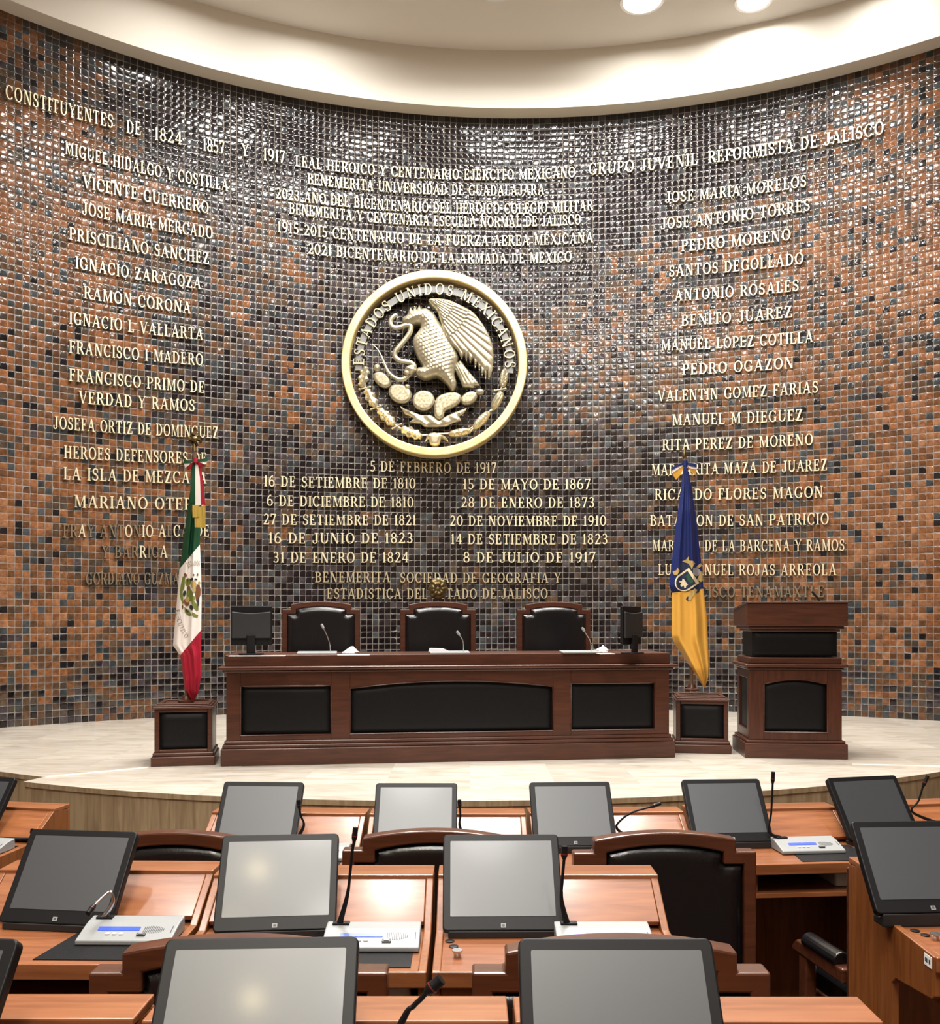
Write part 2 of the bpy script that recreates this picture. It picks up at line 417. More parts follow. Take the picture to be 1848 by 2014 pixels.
TA0, TA1 = math.radians(-72), math.radians(70)      # tiled part of the round wall
def build_tile_wall():
    pitch = 0.0765
    nc = int((TA1 - TA0) * RW / pitch); nr = int(ZT / pitch) + 1
    dth = (TA1 - TA0) / nc; dz = ZT / nr
    rg = np.random.RandomState(3)
    ii, jj = np.meshgrid(np.arange(nc), np.arange(nr))
    th = TA0 + (ii + .5) * dth; z = (jj + .5) * dz
    s = (th - math.atan2(-0.2 - CX, math.sqrt(RW**2 - (-0.2 - CX)**2))) * RW       # arc distance from the emblem axis
    n1 = value_noise(11, 30, 14)(ii / nc * 30, jj / nr * 14); n2 = value_noise(12, 90, 44)(ii / nc * 90, jj / nr * 44)
    a = np.abs(s)
    Fd = 0.16 + 0.62 * sstep(1.5, 4.6, a) + 0.10 * sstep(4.5, 6.5, a)
    Fd += 0.30 * np.exp(-((a - 1.9) / 0.75) ** 2) * np.exp(-((z - 4.7) / 1.3) ** 2)
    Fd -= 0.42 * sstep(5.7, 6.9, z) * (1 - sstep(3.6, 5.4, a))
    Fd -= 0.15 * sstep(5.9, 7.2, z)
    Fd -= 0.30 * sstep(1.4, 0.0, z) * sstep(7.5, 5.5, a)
    Fd += (n1 - .5) * 0.40 + (n2 - .5) * 0.45
    t = Fd + (rg.rand(nr, nc) - .5) * 0.62
    pal = [(-9, (0.010, 0.007, 0.008)), (0.09, (0.016, 0.011, 0.011)), (0.20, (0.034, 0.026, 0.028)), (0.28, (0.060, 0.049, 0.052)),
           (0.35, (0.034, 0.037, 0.039)), (0.42, (0.066, 0.049, 0.036)), (0.50, (0.088, 0.053, 0.032)), (0.60, (0.118, 0.057, 0.029)),
           (0.70, (0.165, 0.072, 0.032)), (0.82, (0.215, 0.088, 0.037)), (1.02, (0.26, 0.120, 0.058))]
    col = np.zeros((nr, nc, 3))
    for lo, c in pal: col[t > lo] = c
    rr = rg.rand(nr, nc)
    col[rr < 0.055] = (0.014, 0.012, 0.013)
    col[(rr > 0.055) & (rr < 0.12)] = (0.050, 0.056, 0.060)
    col *= (0.60 + 0.36 * rg.rand(nr, nc))[..., None]
    rings = ((0.0012, -0.002), (0.0020, 0.0030), (0.0055, 0.0050), (0.0150, 0.0056))      # inset from the cell edge, height
    tilt_u = rg.randn(nr, nc) * 0.017; tilt_v = rg.randn(nr, nc) * 0.020
    off = rg.rand(nr, nc) * 0.0015
    P = np.zeros((nr, nc, 16, 3)); k = 0
    for e, h_ in rings:
        for du, dv in ((-1, -1), (1, -1), (1, 1), (-1, 1)):
            ou = du * (dth * RW / 2 - e); ov = dv * (dz / 2 - e)
            r = RW - (h_ + (off + ou * tilt_u + ov * tilt_v if h_ > 0 else 0)); uu = th + ou / RW
            P[:, :, k, 0] = CX + r * np.sin(uu); P[:, :, k, 1] = CY + r * np.cos(uu); P[:, :, k, 2] = z + ov
            k += 1
    nt = nr * nc
    verts = P.reshape(-1, 3)
    base = (np.arange(nt) * 16)[:, None, None]
    loc = np.array([[12, 13, 14, 15]] + [[r_ * 4 + q, r_ * 4 + (q + 1) % 4, r_ * 4 + 4 + (q + 1) % 4, r_ * 4 + 4 + q] for r_ in range(3) for q in range(4)])[None]
    faces = (base + loc).reshape(-1, 4)
    fc = np.repeat(col.reshape(-1, 3), 13, axis=0)
    me = bpy.data.meshes.new('wall_back')
    # grout backing behind the tiles
    nb = 120
    gv = []
    for i in range(nb + 1):
        a_ = TA0 + (TA1 - TA0) * i / nb
        gv += [wpt(a_, -0.7, RW - 0.0035), wpt(a_, ZC + 0.05, RW - 0.0035), wpt(a_, -0.7, RW + 0.2), wpt(a_, ZC + 0.05, RW + 0.2)]
    b0 = len(verts)
    gf = []
    for i in range(nb):
        q = b0 + i * 4
        gf += [(q, q + 4, q + 5, q + 1), (q + 2, q + 3, q + 7, q + 6)]
    verts = [tuple(v) for v in verts] + gv
    allf = [tuple(f) for f in faces] + gf
    me.from_pydata(verts, [], allf)
    me.materials.append(M['tiles']); me.materials.append(M['grout'])
    mi = np.zeros(len(allf), int); mi[len(faces):] = 1
    me.polygons.foreach_set('material_index', mi.astype(np.int32))
    sm = np.ones(len(allf), bool); me.polygons.foreach_set('use_smooth', sm)
    ca = me.attributes.new('tile_colour', 'FLOAT_COLOR', 'FACE')
    cc = np.ones((len(allf), 4), np.float32); cc[:len(faces), :3] = fc; cc[len(faces):, :3] = 0.4
    ca.data.foreach_set('color', cc.ravel())
    me.update()
    o = bpy.data.objects.new('wall_back', me); COL.objects.link(o)
    tag(o, 'curved wall clad in small glazed brown, orange and black tiles', kind='structure')
build_tile_wall()

def cyl_sheet(mb, a0, a1, z0, z1, r, n=96):
    vs = []
    for i in range(n + 1):
        a = a0 + (a1 - a0) * i / n
        vs += [wpt(a, z0, r), wpt(a, z1, r)]
    return mb.add(vs, [(2 * i, 2 * i + 2, 2 * i + 3, 2 * i + 1) for i in range(n)])
mb = MB(); cyl_sheet(mb, TA1, TA0 + 2 * PI, -0.7, ZC + .05, RW); cyl_sheet(mb, TA1, TA0 + 2 * PI, -0.7, ZC + .05, RW + 0.2)
o = mb.build('wall_front', M['backwall'], smooth=40); tag(o, kind='structure')
# cornice band under the ceiling
mb = MB()
n = 180; vs = []
for i in range(n):
    a = 2 * PI * i / n
    vs += [wpt(a, ZT, RW - 0.01), wpt(a, ZT, RW - 0.245), wpt(a, ZC + .03, RW - 0.245), wpt(a, ZC + .03, RW - 0.01)]
fs = []
for i in range(n):
    q, w_ = i * 4, ((i + 1) % n) * 4
    for k in range(4):
        fs.append((q + k, q + (k + 1) % 4, w_ + (k + 1) % 4, w_ + k))
mb.add(vs, fs)
o = mb.build('trim_1', M['plaster'], smooth=40); tag(o, kind='structure')
mb = MB(); mb.prism([(CX + (RW + .25) * math.cos(2 * PI * k / 96), CY + (RW + .25) * math.sin(2 * PI * k / 96)) for k in range(96)], ZC, ZC + 0.12, 'z')
o = mb.build('ceiling', M['ceiling']); tag(o, kind='structure')
# terraced hall floor
FL1, FL2, FL3 = -0.51, -0.56, -0.62
mb = MB()
mb.box(-7.6, 8.8, -4.6, 1.98, -0.8, FL1); mb.box(-7.6, 8.8, 1.98, 3.27, -0.8, FL2); mb.box(-7.6, 8.8, 3.27, 12.3, -0.8, FL3)
o = mb.build('floor', M['carpet']); tag(o, kind='structure')

# dais
def circ3(p, q, r):
    A = np.array([[2 * (q[0] - p[0]), 2 * (q[1] - p[1])], [2 * (r[0] - p[0]), 2 * (r[1] - p[1])]])
    b = np.array([q[0]**2 + q[1]**2 - p[0]**2 - p[1]**2, r[0]**2 + r[1]**2 - p[0]**2 - p[1]**2])
    c = np.linalg.solve(A, b); return c, math.hypot(p[0] - c[0], p[1] - c[1])
DC, DR = circ3((-3.19, 6.71), (0.0, 6.0), (3.57, 7.14))
def dais_outline():
    a0 = math.atan2(6.71 - DC[1], -3.19 - DC[0]); pts = []
    a1 = math.atan2(7.14 - DC[1], 3.57 - DC[0])
    if a0 > 0: a0 -= 2 * PI
    if a1 > 0: a1 -= 2 * PI
    a1e = a1 + 0.42
    arc = [(DC[0] + DR * math.cos(a0 + (a1e - a0) * k / 70), DC[1] + DR * math.sin(a0 + (a1e - a0) * k / 70)) for k in range(71)]
    back = [wpt(math.radians(a), 0, RW + 0.05)[:2] for a in np.linspace(64, -66, 90)]
    left = [(-5.5, 8.15), (-3.6, 7.16), (-3.13, 6.90)]
    return arc + back + left
do = dais_outline()
mb = MB()
nd = len(do)
mb.add([(x, y, 0.0) for x, y in do], [tuple(range(nd))], 0)
lip = 0.035
def inset(pts, d):
    P = np.array(pts); c = P.mean(0); return [tuple(p + (c - p) / np.linalg.norm(c - p) * d) for p in P]
ins_ = inset(do, 0.012)
mb.add([(x, y, 0.0) for x, y in do] + [(x, y, -lip) for x, y in do], [(i, (i + 1) % nd, nd + (i + 1) % nd, nd + i) for i in range(nd)], 1)
mb.add([(x, y, -lip) for x, y in do] + [(x, y, -lip) for x, y in ins_], [(i, (i + 1) % nd, nd + (i + 1) % nd, nd + i) for i in range(nd)], 1)
mb.add([(x, y, -lip) for x, y in ins_] + [(x, y, -0.8) for x, y in ins_], [(i, (i + 1) % nd, nd + (i + 1) % nd, nd + i) for i in range(nd)], 1)
o = mb.build('dais', [M['marble'], M['riser']]); tag(o, 'raised curved dais of pale marble with brown travertine riser', kind='structure')
# thin pale raised strips on the dais top
for nm, p, q in (('trim_2', (-3.12, 6.905), (-2.52, 7.34)), ('trim_3', (3.05, 7.50), (3.95, 7.36))):
    p, q = Vector((*p, 0)), Vector((*q, 0)); d = (q - p).normalized(); s_ = Vector((-d.y, d.x, 0)) * 0.011
    mb = MB(); mb.add([p - s_, q - s_, q + s_, p + s_] + [v + Vector((0, 0, .004)) for v in (p - s_, q - s_, q + s_, p + s_)],
                      [(0, 1, 2, 3), (4, 5, 6, 7), (0, 1, 5, 4), (1, 2, 6, 5), (2, 3, 7, 6), (3, 0, 4, 7)])
    o = mb.build(nm, principled('pale_strip', (0.85, 0.83, 0.8), 0.25)); tag(o, kind='structure')

# ------------------------------------------------------------------ ceiling lights
def downlight(x, y, r, power, spread, label, group=None):
    t = thing('ceiling_downlight', label, 'ceiling light', (x, y, ZC), 0, group)
    k = 36
    ro = [((r + .035) * math.cos(2 * PI * i / k), (r + .035) * math.sin(2 * PI * i / k)) for i in range(k)]
    ri = [(r * math.cos(2 * PI * i / k), r * math.sin(2 * PI * i / k)) for i in range(k)]
    MB().ring(ro, ri, -0.02, 0.0, 'z').build('trim_ring', M['lamp_rim'], t, smooth=40)
    MB().prism(ri, -0.012, -0.002, 'z').build('lens', M['lamp'], t, smooth=40)
    ld = bpy.data.lights.new('downlight_beam', 'AREA'); ld.shape = 'DISK'; ld.size = 2 * r; ld.energy = power; ld.spread = math.radians(spread)
    ld.color = WHITE
    lo = bpy.data.objects.new('downlight_beam', ld); COL.objects.link(lo); lo.parent = t; lo.location = (0, 0, -0.022)
    return t
downlight(*LAMP_VISIBLE[0][:2], LAMP_VISIBLE[0][3], LAMP_VISIBLE[0][2], LAMP_VISIBLE[0][4], 'larger bright round ceiling light cut by the top edge of the photo')
downlight(*LAMP_VISIBLE[1][:2], LAMP_VISIBLE[1][3], LAMP_VISIBLE[1][2], LAMP_VISIBLE[1][4], 'smaller bright round ceiling light at right, nearest the cream cornice')
gl, gg = 'round white ceiling downlight above the hall, outside the photo', 'ceiling downlights out of view'
for x, y, p, r, s_ in LAMP_WALL: downlight(x, y, r, p, s_, gl, gg)
for x, y in LAMP_RING: downlight(x, y, .17, RING_W, 160, gl, gg)
for x, y in LAMP_MID: downlight(x, y, .20, MID_W, 150, gl, gg)
for x, y in LAMP_HALL: downlight(x, y, .20, HALL_W, 160, gl, gg)
for x, y in FILL_REAR: downlight(x, y,   .42, 175, 170, 'large round fill light added over the back of the hall to brighten the screens, out of view', gg)
WHITE = (1.0, 0.80, 0.42)
for x, y in LAMP_WARM: downlight(x, y, .09, 60, 160, 'round warm yellow ceiling downlight behind the camera, outside the photo', gg)

# ------------------------------------------------------------------ raised letters
T_, t_, SE = 0.145, 0.068, 0.058
def ln(x0, y0, x1, y1, w):
    dx, dy = x1 - x0, y1 - y0; L_ = math.hypot(dx, dy); nx, ny = -dy / L_ * w / 2, dx / L_ * w / 2
    return [(x0 + nx, y0 + ny), (x0 - nx, y0 - ny), (x1 - nx, y1 - ny), (x1 + nx, y1 + ny)]
def rc(x0, y0, x1, y1): return [(x0, y0), (x1, y0), (x1, y1), (x0, y1)]
def dg(x0, x1, w):      # diagonal from (x0,0) to (x1,1), horizontal ends
    return [(x0 - w / 2, 0), (x0 + w / 2, 0), (x1 + w / 2, 1), (x1 - w / 2, 1)]
def arc(cx, cy, rx, ry, a0, a1, tx=T_, ty=t_, n=14):
    out = []
    for i in range(n):
        q = []
        for a, r_ in ((a0 + (a1 - a0) * i / n, 0), (a0 + (a1 - a0) * (i + 1) / n, 0)):
            c, s_ = math.cos(math.radians(a)), math.sin(math.radians(a))
            q.append(((cx + rx * c, cy + ry * s_), (cx + (rx - tx) * c, cy + (ry - ty) * s_)))
        out.append([q[0][0], q[0][1], q[1][1], q[1][0]])
    return out
def stem(x, w=T_, y0=0, y1=1, top=True, bot=True, e=.085):
    p = [rc(x - w / 2, y0, x + w / 2, y1)]
    if bot: p.append(rc(x - w / 2 - e, y0, x + w / 2 + e, y0 + SE))
    if top: p.append(rc(x - w / 2 - e, y1 - SE, x + w / 2 + e, y1))
    return p
def foot(x, w, y=0): return rc(x - w / 2 - .07, y, x + w / 2 + .07, y + SE)
G = {}
G['I'] = (.36, stem(.18))
G['H'] = (.86, stem(.18) + stem(.68) + [rc(.18, .47, .68, .47 + t_)])
G['L'] = (.68, stem(.18) + [rc(.18, 0, .62, t_), rc(.56, 0, .62, .27)])
G['E'] = (.70, stem(.18) + [rc(.18, 0, .63, t_), rc(.18, 1 - t_, .60, 1), rc(.18, .48, .48, .48 + t_), rc(.57, 0, .63, .25), rc(.54, .77, .60, 1), rc(.42, .40, .48, .64)])
G['F'] = (.66, stem(.18) + [rc(.18, 1 - t_, .60, 1), rc(.18, .47, .47, .47 + t_), rc(.54, .75, .60, 1), rc(.41, .39, .47, .63)])
G['T'] = (.74, stem(.37, top=False) + [rc(.05, 1 - t_, .69, 1), rc(.05, .76, .11, 1), rc(.63, .76, .69, 1)])
G['D'] = (.82, stem(.18) + [rc(.18, 0, .38, t_), rc(.18, 1 - t_, .38, 1)] + arc(.36, .5, .40, .5, -90, 90))
G['B'] = (.74, stem(.18) + [rc(.18, 0, .40, t_), rc(.18, 1 - t_, .38, 1), rc(.18, .5, .38, .5 + t_)] + arc(.36, .765, .27, .235, -90, 90, .14) + arc(.38, .28, .31, .28, -90, 90))
G['P'] = (.70, stem(.18) + [rc(.18, .44, .38, .44 + t_), rc(.18, 1 - t_, .38, 1)] + arc(.36, .72, .31, .28, -90, 90))
G['R'] = (.80, stem(.18) + [rc(.18, .46, .38, .46 + t_), rc(.18, 1 - t_, .38, 1)] + arc(.36, .73, .29, .27, -90, 90) + [[(.34, .48), (.50, .48), (.80, 0), (.63, 0)]])
G['O'] = (.86, arc(.43, .5, .40, .51, 0, 360, n=28))
G['Q'] = (.86, arc(.43, .5, .40, .51, 0, 360, n=28) + [ln(.45, .2, .8, -.12, .1)])
G['C'] = (.80, arc(.43, .5, .40, .51, 42, 318, n=24) + [rc(.66, .66, .73, .98), rc(.66, .10, .72, .24)])
G['G'] = (.84, arc(.43, .5, .40, .51, 42, 330, n=24) + [rc(.66, .68, .73, .98)] + stem(.68, T_, .05, .44, True, False, .06))
G['J'] = (.58, [rc(.30, .22, .465, 1), rc(.20, 1 - SE, .56, 1)] + arc(.23, .22, .235, .24, -180, 0, .10, .08) + [ellipse(.075, .22, .075, .075, n=10)])
G['K'] = (.80, stem(.18) + [ln(.24, .42, .68, .97, t_), [(.33, .56), (.47, .62), (.80, 0), (.62, 0)], foot(.7, .1)])
G['A'] = (.86, [dg(.12, .43, t_), dg(.70, .43, T_), rc(.22, .30, .62, .30 + t_), foot(.12, .05), foot(.70, T_)])
G['V'] = (.84, [[(.06, 1), (.06 + T_ + .01, 1), (.47, 0), (.37, 0)], [(.70, 1), (.77, 1), (.46, 0), (.40, 0)], foot(.14, T_, 1 - SE), foot(.73, .06, 1 - SE)])
G['M'] = (1.02, [rc(.12, 0, .12 + t_, 1), rc(.77, 0, .77 + T_, 1), [(.10, 1), (.27, 1), (.55, .05), (.46, .05)], [(.50, .05), (.56, .18), (.86, 1), (.78, 1)], foot(.157, t_), foot(.85, T_), rc(.02, 1 - SE, .22, 1), rc(.80, 1 - SE, 1.01, 1)])
G['N'] = (.88, [rc(.13, 0, .13 + t_, 1), rc(.68, 0, .68 + t_, 1), [(.10, 1), (.29, 1), (.755, 0), (.62, 0)], foot(.167, t_), foot(.717, t_, 1 - SE), rc(.02, 1 - SE, .2, 1)])
G['Ñ'] = (.88, G['N'][1] + [ln(.26, 1.12, .44, 1.18, .07), ln(.42, 1.17, .62, 1.12, .07)])
G['S'] = (.64, arc(.32, .745, .25, .265, 35, 268, .12, .08, 16) + arc(.31, .265, .28, .275, 95, -145, .13, .08, 16) + [ln(.24, .56, .44, .47, .14), rc(.49, .68, .55, .96), rc(.05, .05, .11, .32)])
G['U'] = (.84, [rc(.11, .30, .11 + T_, 1), rc(.67, .30, .67 + t_, 1), foot(.19, T_, 1 - SE), foot(.70, t_, 1 - SE)] + arc(.427, .32, .317, .33, 180, 360, .14, .08))
G['X'] = (.84, [[(.06, 1), (.24, 1), (.78, 0), (.60, 0)], dg(.13, .69, t_), foot(.13, .05), foot(.69, T_), foot(.15, T_, 1 - SE), foot(.69, .05, 1 - SE)])
G['Y'] = (.82, [[(.04, 1), (.21, 1), (.47, .46), (.36, .46)], [(.68, 1), (.75, 1), (.47, .44), (.41, .44)], rc(.33, 0, .33 + T_, .48), foot(.41, T_), foot(.12, T_, 1 - SE), foot(.71, .05, 1 - SE)])
G['Z'] = (.74, [rc(.07, 1 - t_, .66, 1), rc(.05, 0, .68, t_), [(.05, 0), (.24, 0), (.67, 1), (.48, 1)], rc(.07, .76, .13, 1), rc(.62, 0, .68, .25)])
G['0'] = (.72, arc(.36, .5, .33, .51, 0, 360, .14, n=28))
G['1'] = (.42, stem(.22, top=False, e=.07) + [[(.06, .80), (.22, 1), (.28, 1), (.14, .78)]])
G['2'] = (.66, arc(.32, .72, .26, .29, 160, -30, .13, .08, 16) + [[(.42, .60), (.56, .64), (.22, .06), (.06, .06)], rc(.05, 0, .62, .11), rc(.56, 0, .62, .24)])
G['3'] = (.64, arc(.30, .75, .24, .26, 150, -90, .12, .08, 14) + arc(.30, .27, .28, .28, 90, -150, .13, .08, 16) + [rc(.20, .49, .34, .56)])
G['4'] = (.70, [rc(.42, 0, .56, 1), [(.04, .30), (.13, .30), (.54, 1), (.44, 1)], rc(.04, .24, .68, .32), foot(.49, .14)])
G['5'] = (.62, [rc(.12, .92, .54, 1), rc(.12, .50, .19, .98)] + arc(.28, .30, .30, .31, 125, -145, .13, .08, 18))
G['6'] = (.68, arc(.34, .31, .30, .32, 0, 360, .13, .08, 24) + arc(.42, .40, .38, .62, 80, 180, .13, .09, 14))
G['7'] = (.62, [rc(.05, .90, .60, 1), [(.14, 0), (.30, 0), (.60, 1), (.50, 1)], rc(.05, .74, .11, 1)])
G['8'] = (.66, arc(.33, .75, .24, .26, 0, 360, .11, .07, 22) + arc(.33, .27, .29, .28, 0, 360, .13, .08, 24))
G['9'] = (.68, arc(.34, .69, .30, .32, 0, 360, .13, .08, 24) + arc(.26, .60, .38, .62, -100, 0, .13, .09, 14))
G['-'] = (.40, [rc(.04, .42, .36, .50)])
SPACE = 0.50; GAP = 0.10
_gm = {}
def glyph_mesh(ch, mat):
    key = (ch, mat.name)
    if key in _gm: return _gm[key]
    w, polys = G[ch]
    mb = MB()
    for k, p in enumerate(polys):
        mb.prism([(x - w / 2, y - .5) for x, y in p], -0.016 - 0.00006 * (k % 7), 0.012, 'y')
    me = bpy.data.meshes.new('letter')
    me.from_pydata(mb.v, [], mb.f); me.materials.append(mat)
    bm = bmesh.new(); bm.from_mesh(me); bmesh.ops.recalc_face_normals(bm, faces=bm.faces); bm.to_mesh(me); bm.free()
    _gm[key] = me
    return me
def text_width(s):
    w = 0
    for c in s: w += SPACE if c == ' ' else G[c][0] + GAP
    return w - GAP
GR = {'L': 'gold name lines, left column', 'R': 'gold name lines, right column', 'T': 'gold lines above the round emblem', 'D': 'gold date lines below the round emblem'}
def inscription(segs, label, group, cap=0.134, mat='gold', mask=None, mat2='gold_dim'):
    """segs: (text, x0, y0, x1, y1) in photo pixels, measured on the wall"""
    rl = RW - 0.026
    hits = [(s[0], wall_hit(s[1], s[2], rl), wall_hit(s[3], s[4], rl)) for s in segs]
    tm = (hits[0][1][0] + hits[-1][2][0]) / 2; zm = (hits[0][1][1] + hits[-1][2][1]) / 2
    base = wpt(tm, zm, rl)
    t = thing('inscription', label, 'lettering', base, 0, GR[group])
    k = 0
    for s, (th0, z0, _), (th1, z1, _) in hits:
        sx = (th1 - th0) * rl / text_width(s); u = 0
        for c in s:
            if c == ' ':
                u += SPACE; continue
            g = G[c][0]
            th = th0 + (u + g / 2) * sx / rl; q = (th - th0) / (th1 - th0)
            mm = M[mat]
            if mask is not None and k < len(mask) and mask[k] == '.': mm = M[mat2]
            o = bpy.data.objects.new('letter', glyph_mesh(c, mm)); COL.objects.link(o); o.parent = t
            p = wpt(th, z0 + (z1 - z0) * q, rl)
            o.location = (p[0] - base[0], p[1] - base[1], p[2] - base[2]); o.rotation_euler = (0, 0, -th)
            o.scale = (sx, 1, cap); u += g + GAP; k += 1
    return t
ORD = ['topmost', 'second', 'third', 'fourth', 'fifth', 'sixth', 'seventh', 'eighth', 'ninth', 'tenth', 'eleventh', 'twelfth', 'thirteenth', 'fourteenth', 'fifteenth', 'sixteenth', 'seventeenth', 'eighteenth']
inscription([('CONSTITUYENTES', 10, 180, 222, 240), ('DE', 248, 250, 277, 254), ('1824', 303, 263, 357, 273), ('1857', 398, 284, 441, 292), ('Y', 474, 295, 489, 297), ('1917', 517, 303, 560, 310)],
            'long gold line CONSTITUYENTES DE 1824 1857 Y 1917 high on the left wall', 'T', 0.15)
LEFT = [('MIGUEL HIDALGO Y COSTILLA', 127, 291, 448, 365), ('VICENTE GUERRERO', 162, 357, 410, 409), ('JOSE MARIA MERCADO', 161, 410, 418, 459),
        ('PRISCILIANO SANCHEZ', 135, 459, 411, 509), ('IGNACIO ZARAGOZA', 147, 516, 395, 558), ('RAMON CORONA', 164, 575, 375, 606), ('IGNACIO L VALLARTA', 135, 625, 399, 658),
        ('FRANCISCO I MADERO', 135, 682, 399, 708), ('FRANCISCO PRIMO DE', 135, 737, 402, 762), ('VERDAD Y RAMOS', 154, 781, 383, 798), ('JOSEFA ORTIZ DE DOMINGUEZ', 104, 831, 429, 851),
        ('HEROES DEFENSORES DE', 125, 889, 406, 902), ('LA ISLA DE MEZCALA', 124, 931, 406, 940), ('MARIANO OTERO', 145, 986, 400, 992), ('FRAY ANTONIO ALCALDE', 123, 1044, 411, 1044),
        ('Y BARRIGA', 199, 1085, 329, 1085), ('GORDIANO GUZMAN', 168, 1138, 366, 1138)]
for k, (s, *q) in enumerate(LEFT):
    mk = {14: '..#....#.###.#..##', 15: '....#..#', 16: '.' * 20}.get(k)
    ex = {12: ' partly behind the tricolour flag', 14: ' with some dark letters', 15: ' with mostly dark letters', 16: ' all in dark bronze'}.get(k, '')
    inscription([(s, *q)], ORD[k] + ' raised line in the left column of names' + ex, 'L', 0.138, 'gold', mk)
RIGHT = [('JOSE MARIA MORELOS', 1308, 389, 1586, 356), ('JOSE ANTONIO TORRES', 1299, 441, 1593, 403), ('PEDRO MORENO', 1339, 484, 1555, 461), ('SANTOS DEGOLLADO', 1315, 534, 1580, 508),
         ('ANTONIO ROSALES', 1326, 582, 1571, 561), ('BENITO JUAREZ', 1339, 631, 1558, 613), ('MANUEL LOPEZ COTILLA', 1300, 679, 1599, 662), ('PEDRO OGAZON', 1341, 727, 1561, 713),
         ('VALENTIN GOMEZ FARIAS', 1293, 779, 1609, 761), ('MANUEL M DIEGUEZ', 1322, 826, 1579, 816), ('RITA PEREZ DE MORENO', 1302, 875, 1599, 864), ('MARGARITA MAZA DE JUAREZ', 1281, 924, 1627, 914),
         ('RICARDO FLORES MAGON', 1287, 973, 1619, 967), ('BATALLON DE SAN PATRICIO', 1278, 1024, 1630, 1020), ('MARIANO DE LA BARCENA Y RAMOS', 1283, 1073, 1661, 1072),
         ('LUIS MANUEL ROJAS ARREOLA', 1294, 1120, 1645, 1120), ('FRANCISCO TENAMAXTLE', 1314, 1164, 1621, 1163)]
for k, (s, *q) in enumerate(RIGHT):
    ex = {13: ' crossing the blue flag', 16: ' in dark bronze, just above the lectern'}.get(k, '')
    inscription([(s, *q)], ORD[k] + ' raised line in the right column of names' + ex, 'R', 0.138, 'gold' if k < 16 else 'gold_dim')
inscription([('GRUPO JUVENIL', 1157, 333, 1372, 313), ('REFORMISTA DE JALISCO', 1392, 310, 1738, 251)], 'long gold line GRUPO JUVENIL REFORMISTA DE JALISCO high on the right wall', 'T', 0.15)
for s, x0, y0, x1, y1 in (('LEAL HEROICO Y CENTENARIO EJERCITO MEXICANO', 580, 317, 1131, 339), ('BENEMERITA UNIVERSIDAD DE GUADALAJARA', 604, 352, 1070, 373),
                          ('2023 AÑO DEL BICENTENARIO DEL HEROICO COLEGIO MILITAR', 542, 380, 1166, 404), ('BENEMERITA Y CENTENARIA ESCUELA NORMAL DE JALISCO', 568, 410, 1142, 432),
                          ('1915-2015 CENTENARIO DE LA FUERZA AEREA MEXICANA', 545, 446, 1166, 467), ('2021 BICENTENARIO DE LA ARMADA DE MEXICO', 605, 489, 1124, 505)):
    inscription([(s, x0, y0, x1, y1)], 'gold line beginning ' + ' '.join(s.split()[:3]) + ' above the round emblem', 'T', 0.132)
for s, x0, y0, x1, y1 in (('5 DE FEBRERO DE 1917', 727, 917, 976, 920), ('16 DE SETIEMBRE DE 1810', 518, 946, 817, 951), ('6 DE DICIEMBRE DE 1810', 524, 984, 813, 988), ('27 DE SETIEMBRE DE 1821', 517, 1021, 818, 1023),
                          ('16 DE JUNIO DE 1823', 527, 1058, 812, 1058), ('31 DE ENERO DE 1824', 536, 1096, 803, 1096), ('15 DE MAYO DE 1867', 910, 952, 1161, 952), ('28 DE ENERO DE 1873', 906, 988, 1169, 988),
                          ('20 DE NOVIEMBRE DE 1910', 884, 1024, 1192, 1024), ('14 DE SETIEMBRE DE 1823', 886, 1060, 1195, 1060), ('8 DE JULIO DE 1917', 910, 1096, 1171, 1096)):
    inscription([(s, x0, y0, x1, y1)], 'gold date line ' + s + ' below the round emblem', 'D', 0.132)
inscription([('BENEMERITA', 619, 1135, 767, 1135), ('SOCIEDAD DE GEOGRAFIA Y', 786, 1136, 1103, 1136)], 'dull gold line BENEMERITA SOCIEDAD DE GEOGRAFIA Y', 'D', 0.13, 'gold_mid')
inscription([('ESTADISTICA DEL ESTADO DE JALISCO', 642, 1167, 1077, 1167)], 'gold line ESTADISTICA DEL ESTADO DE JALISCO above the chairs', 'D', 0.13, 'gold_mid')

# ------------------------------------------------------------------ round emblem on the wall
ECX, ECY = 853.6, 713.6
DE = wall_hit(ECX, ECY)[2] - 0.32         # plane of the emblem front
ES = DE / F / 4.4                          # metres per tracing unit (tracing: 4.4 units per photo pixel, y down, centre 940,940)
def e2(p): return ((p[0] - 940) * ES, (940 - p[1]) * ES)
ec = W(ECX, ECY, DE)
em = thing('wall_emblem', 'large round brass-ringed emblem of an eagle with a snake on the wall', 'emblem', ec)
nr_ = 128
def circ(r, n=nr_): return [(r * ES * math.cos(2 * PI * k / n), r * ES * math.sin(2 * PI * k / n)) for k in range(n)]
mb = MB(); mb.ring(circ(803), circ(733), -0.02, 0.24)
mb.build('ring', M['ring_gold'], em, bevel=0.012, smooth=40)
BZ = 0.10   # relief base depth (further from the viewer than the ring front)
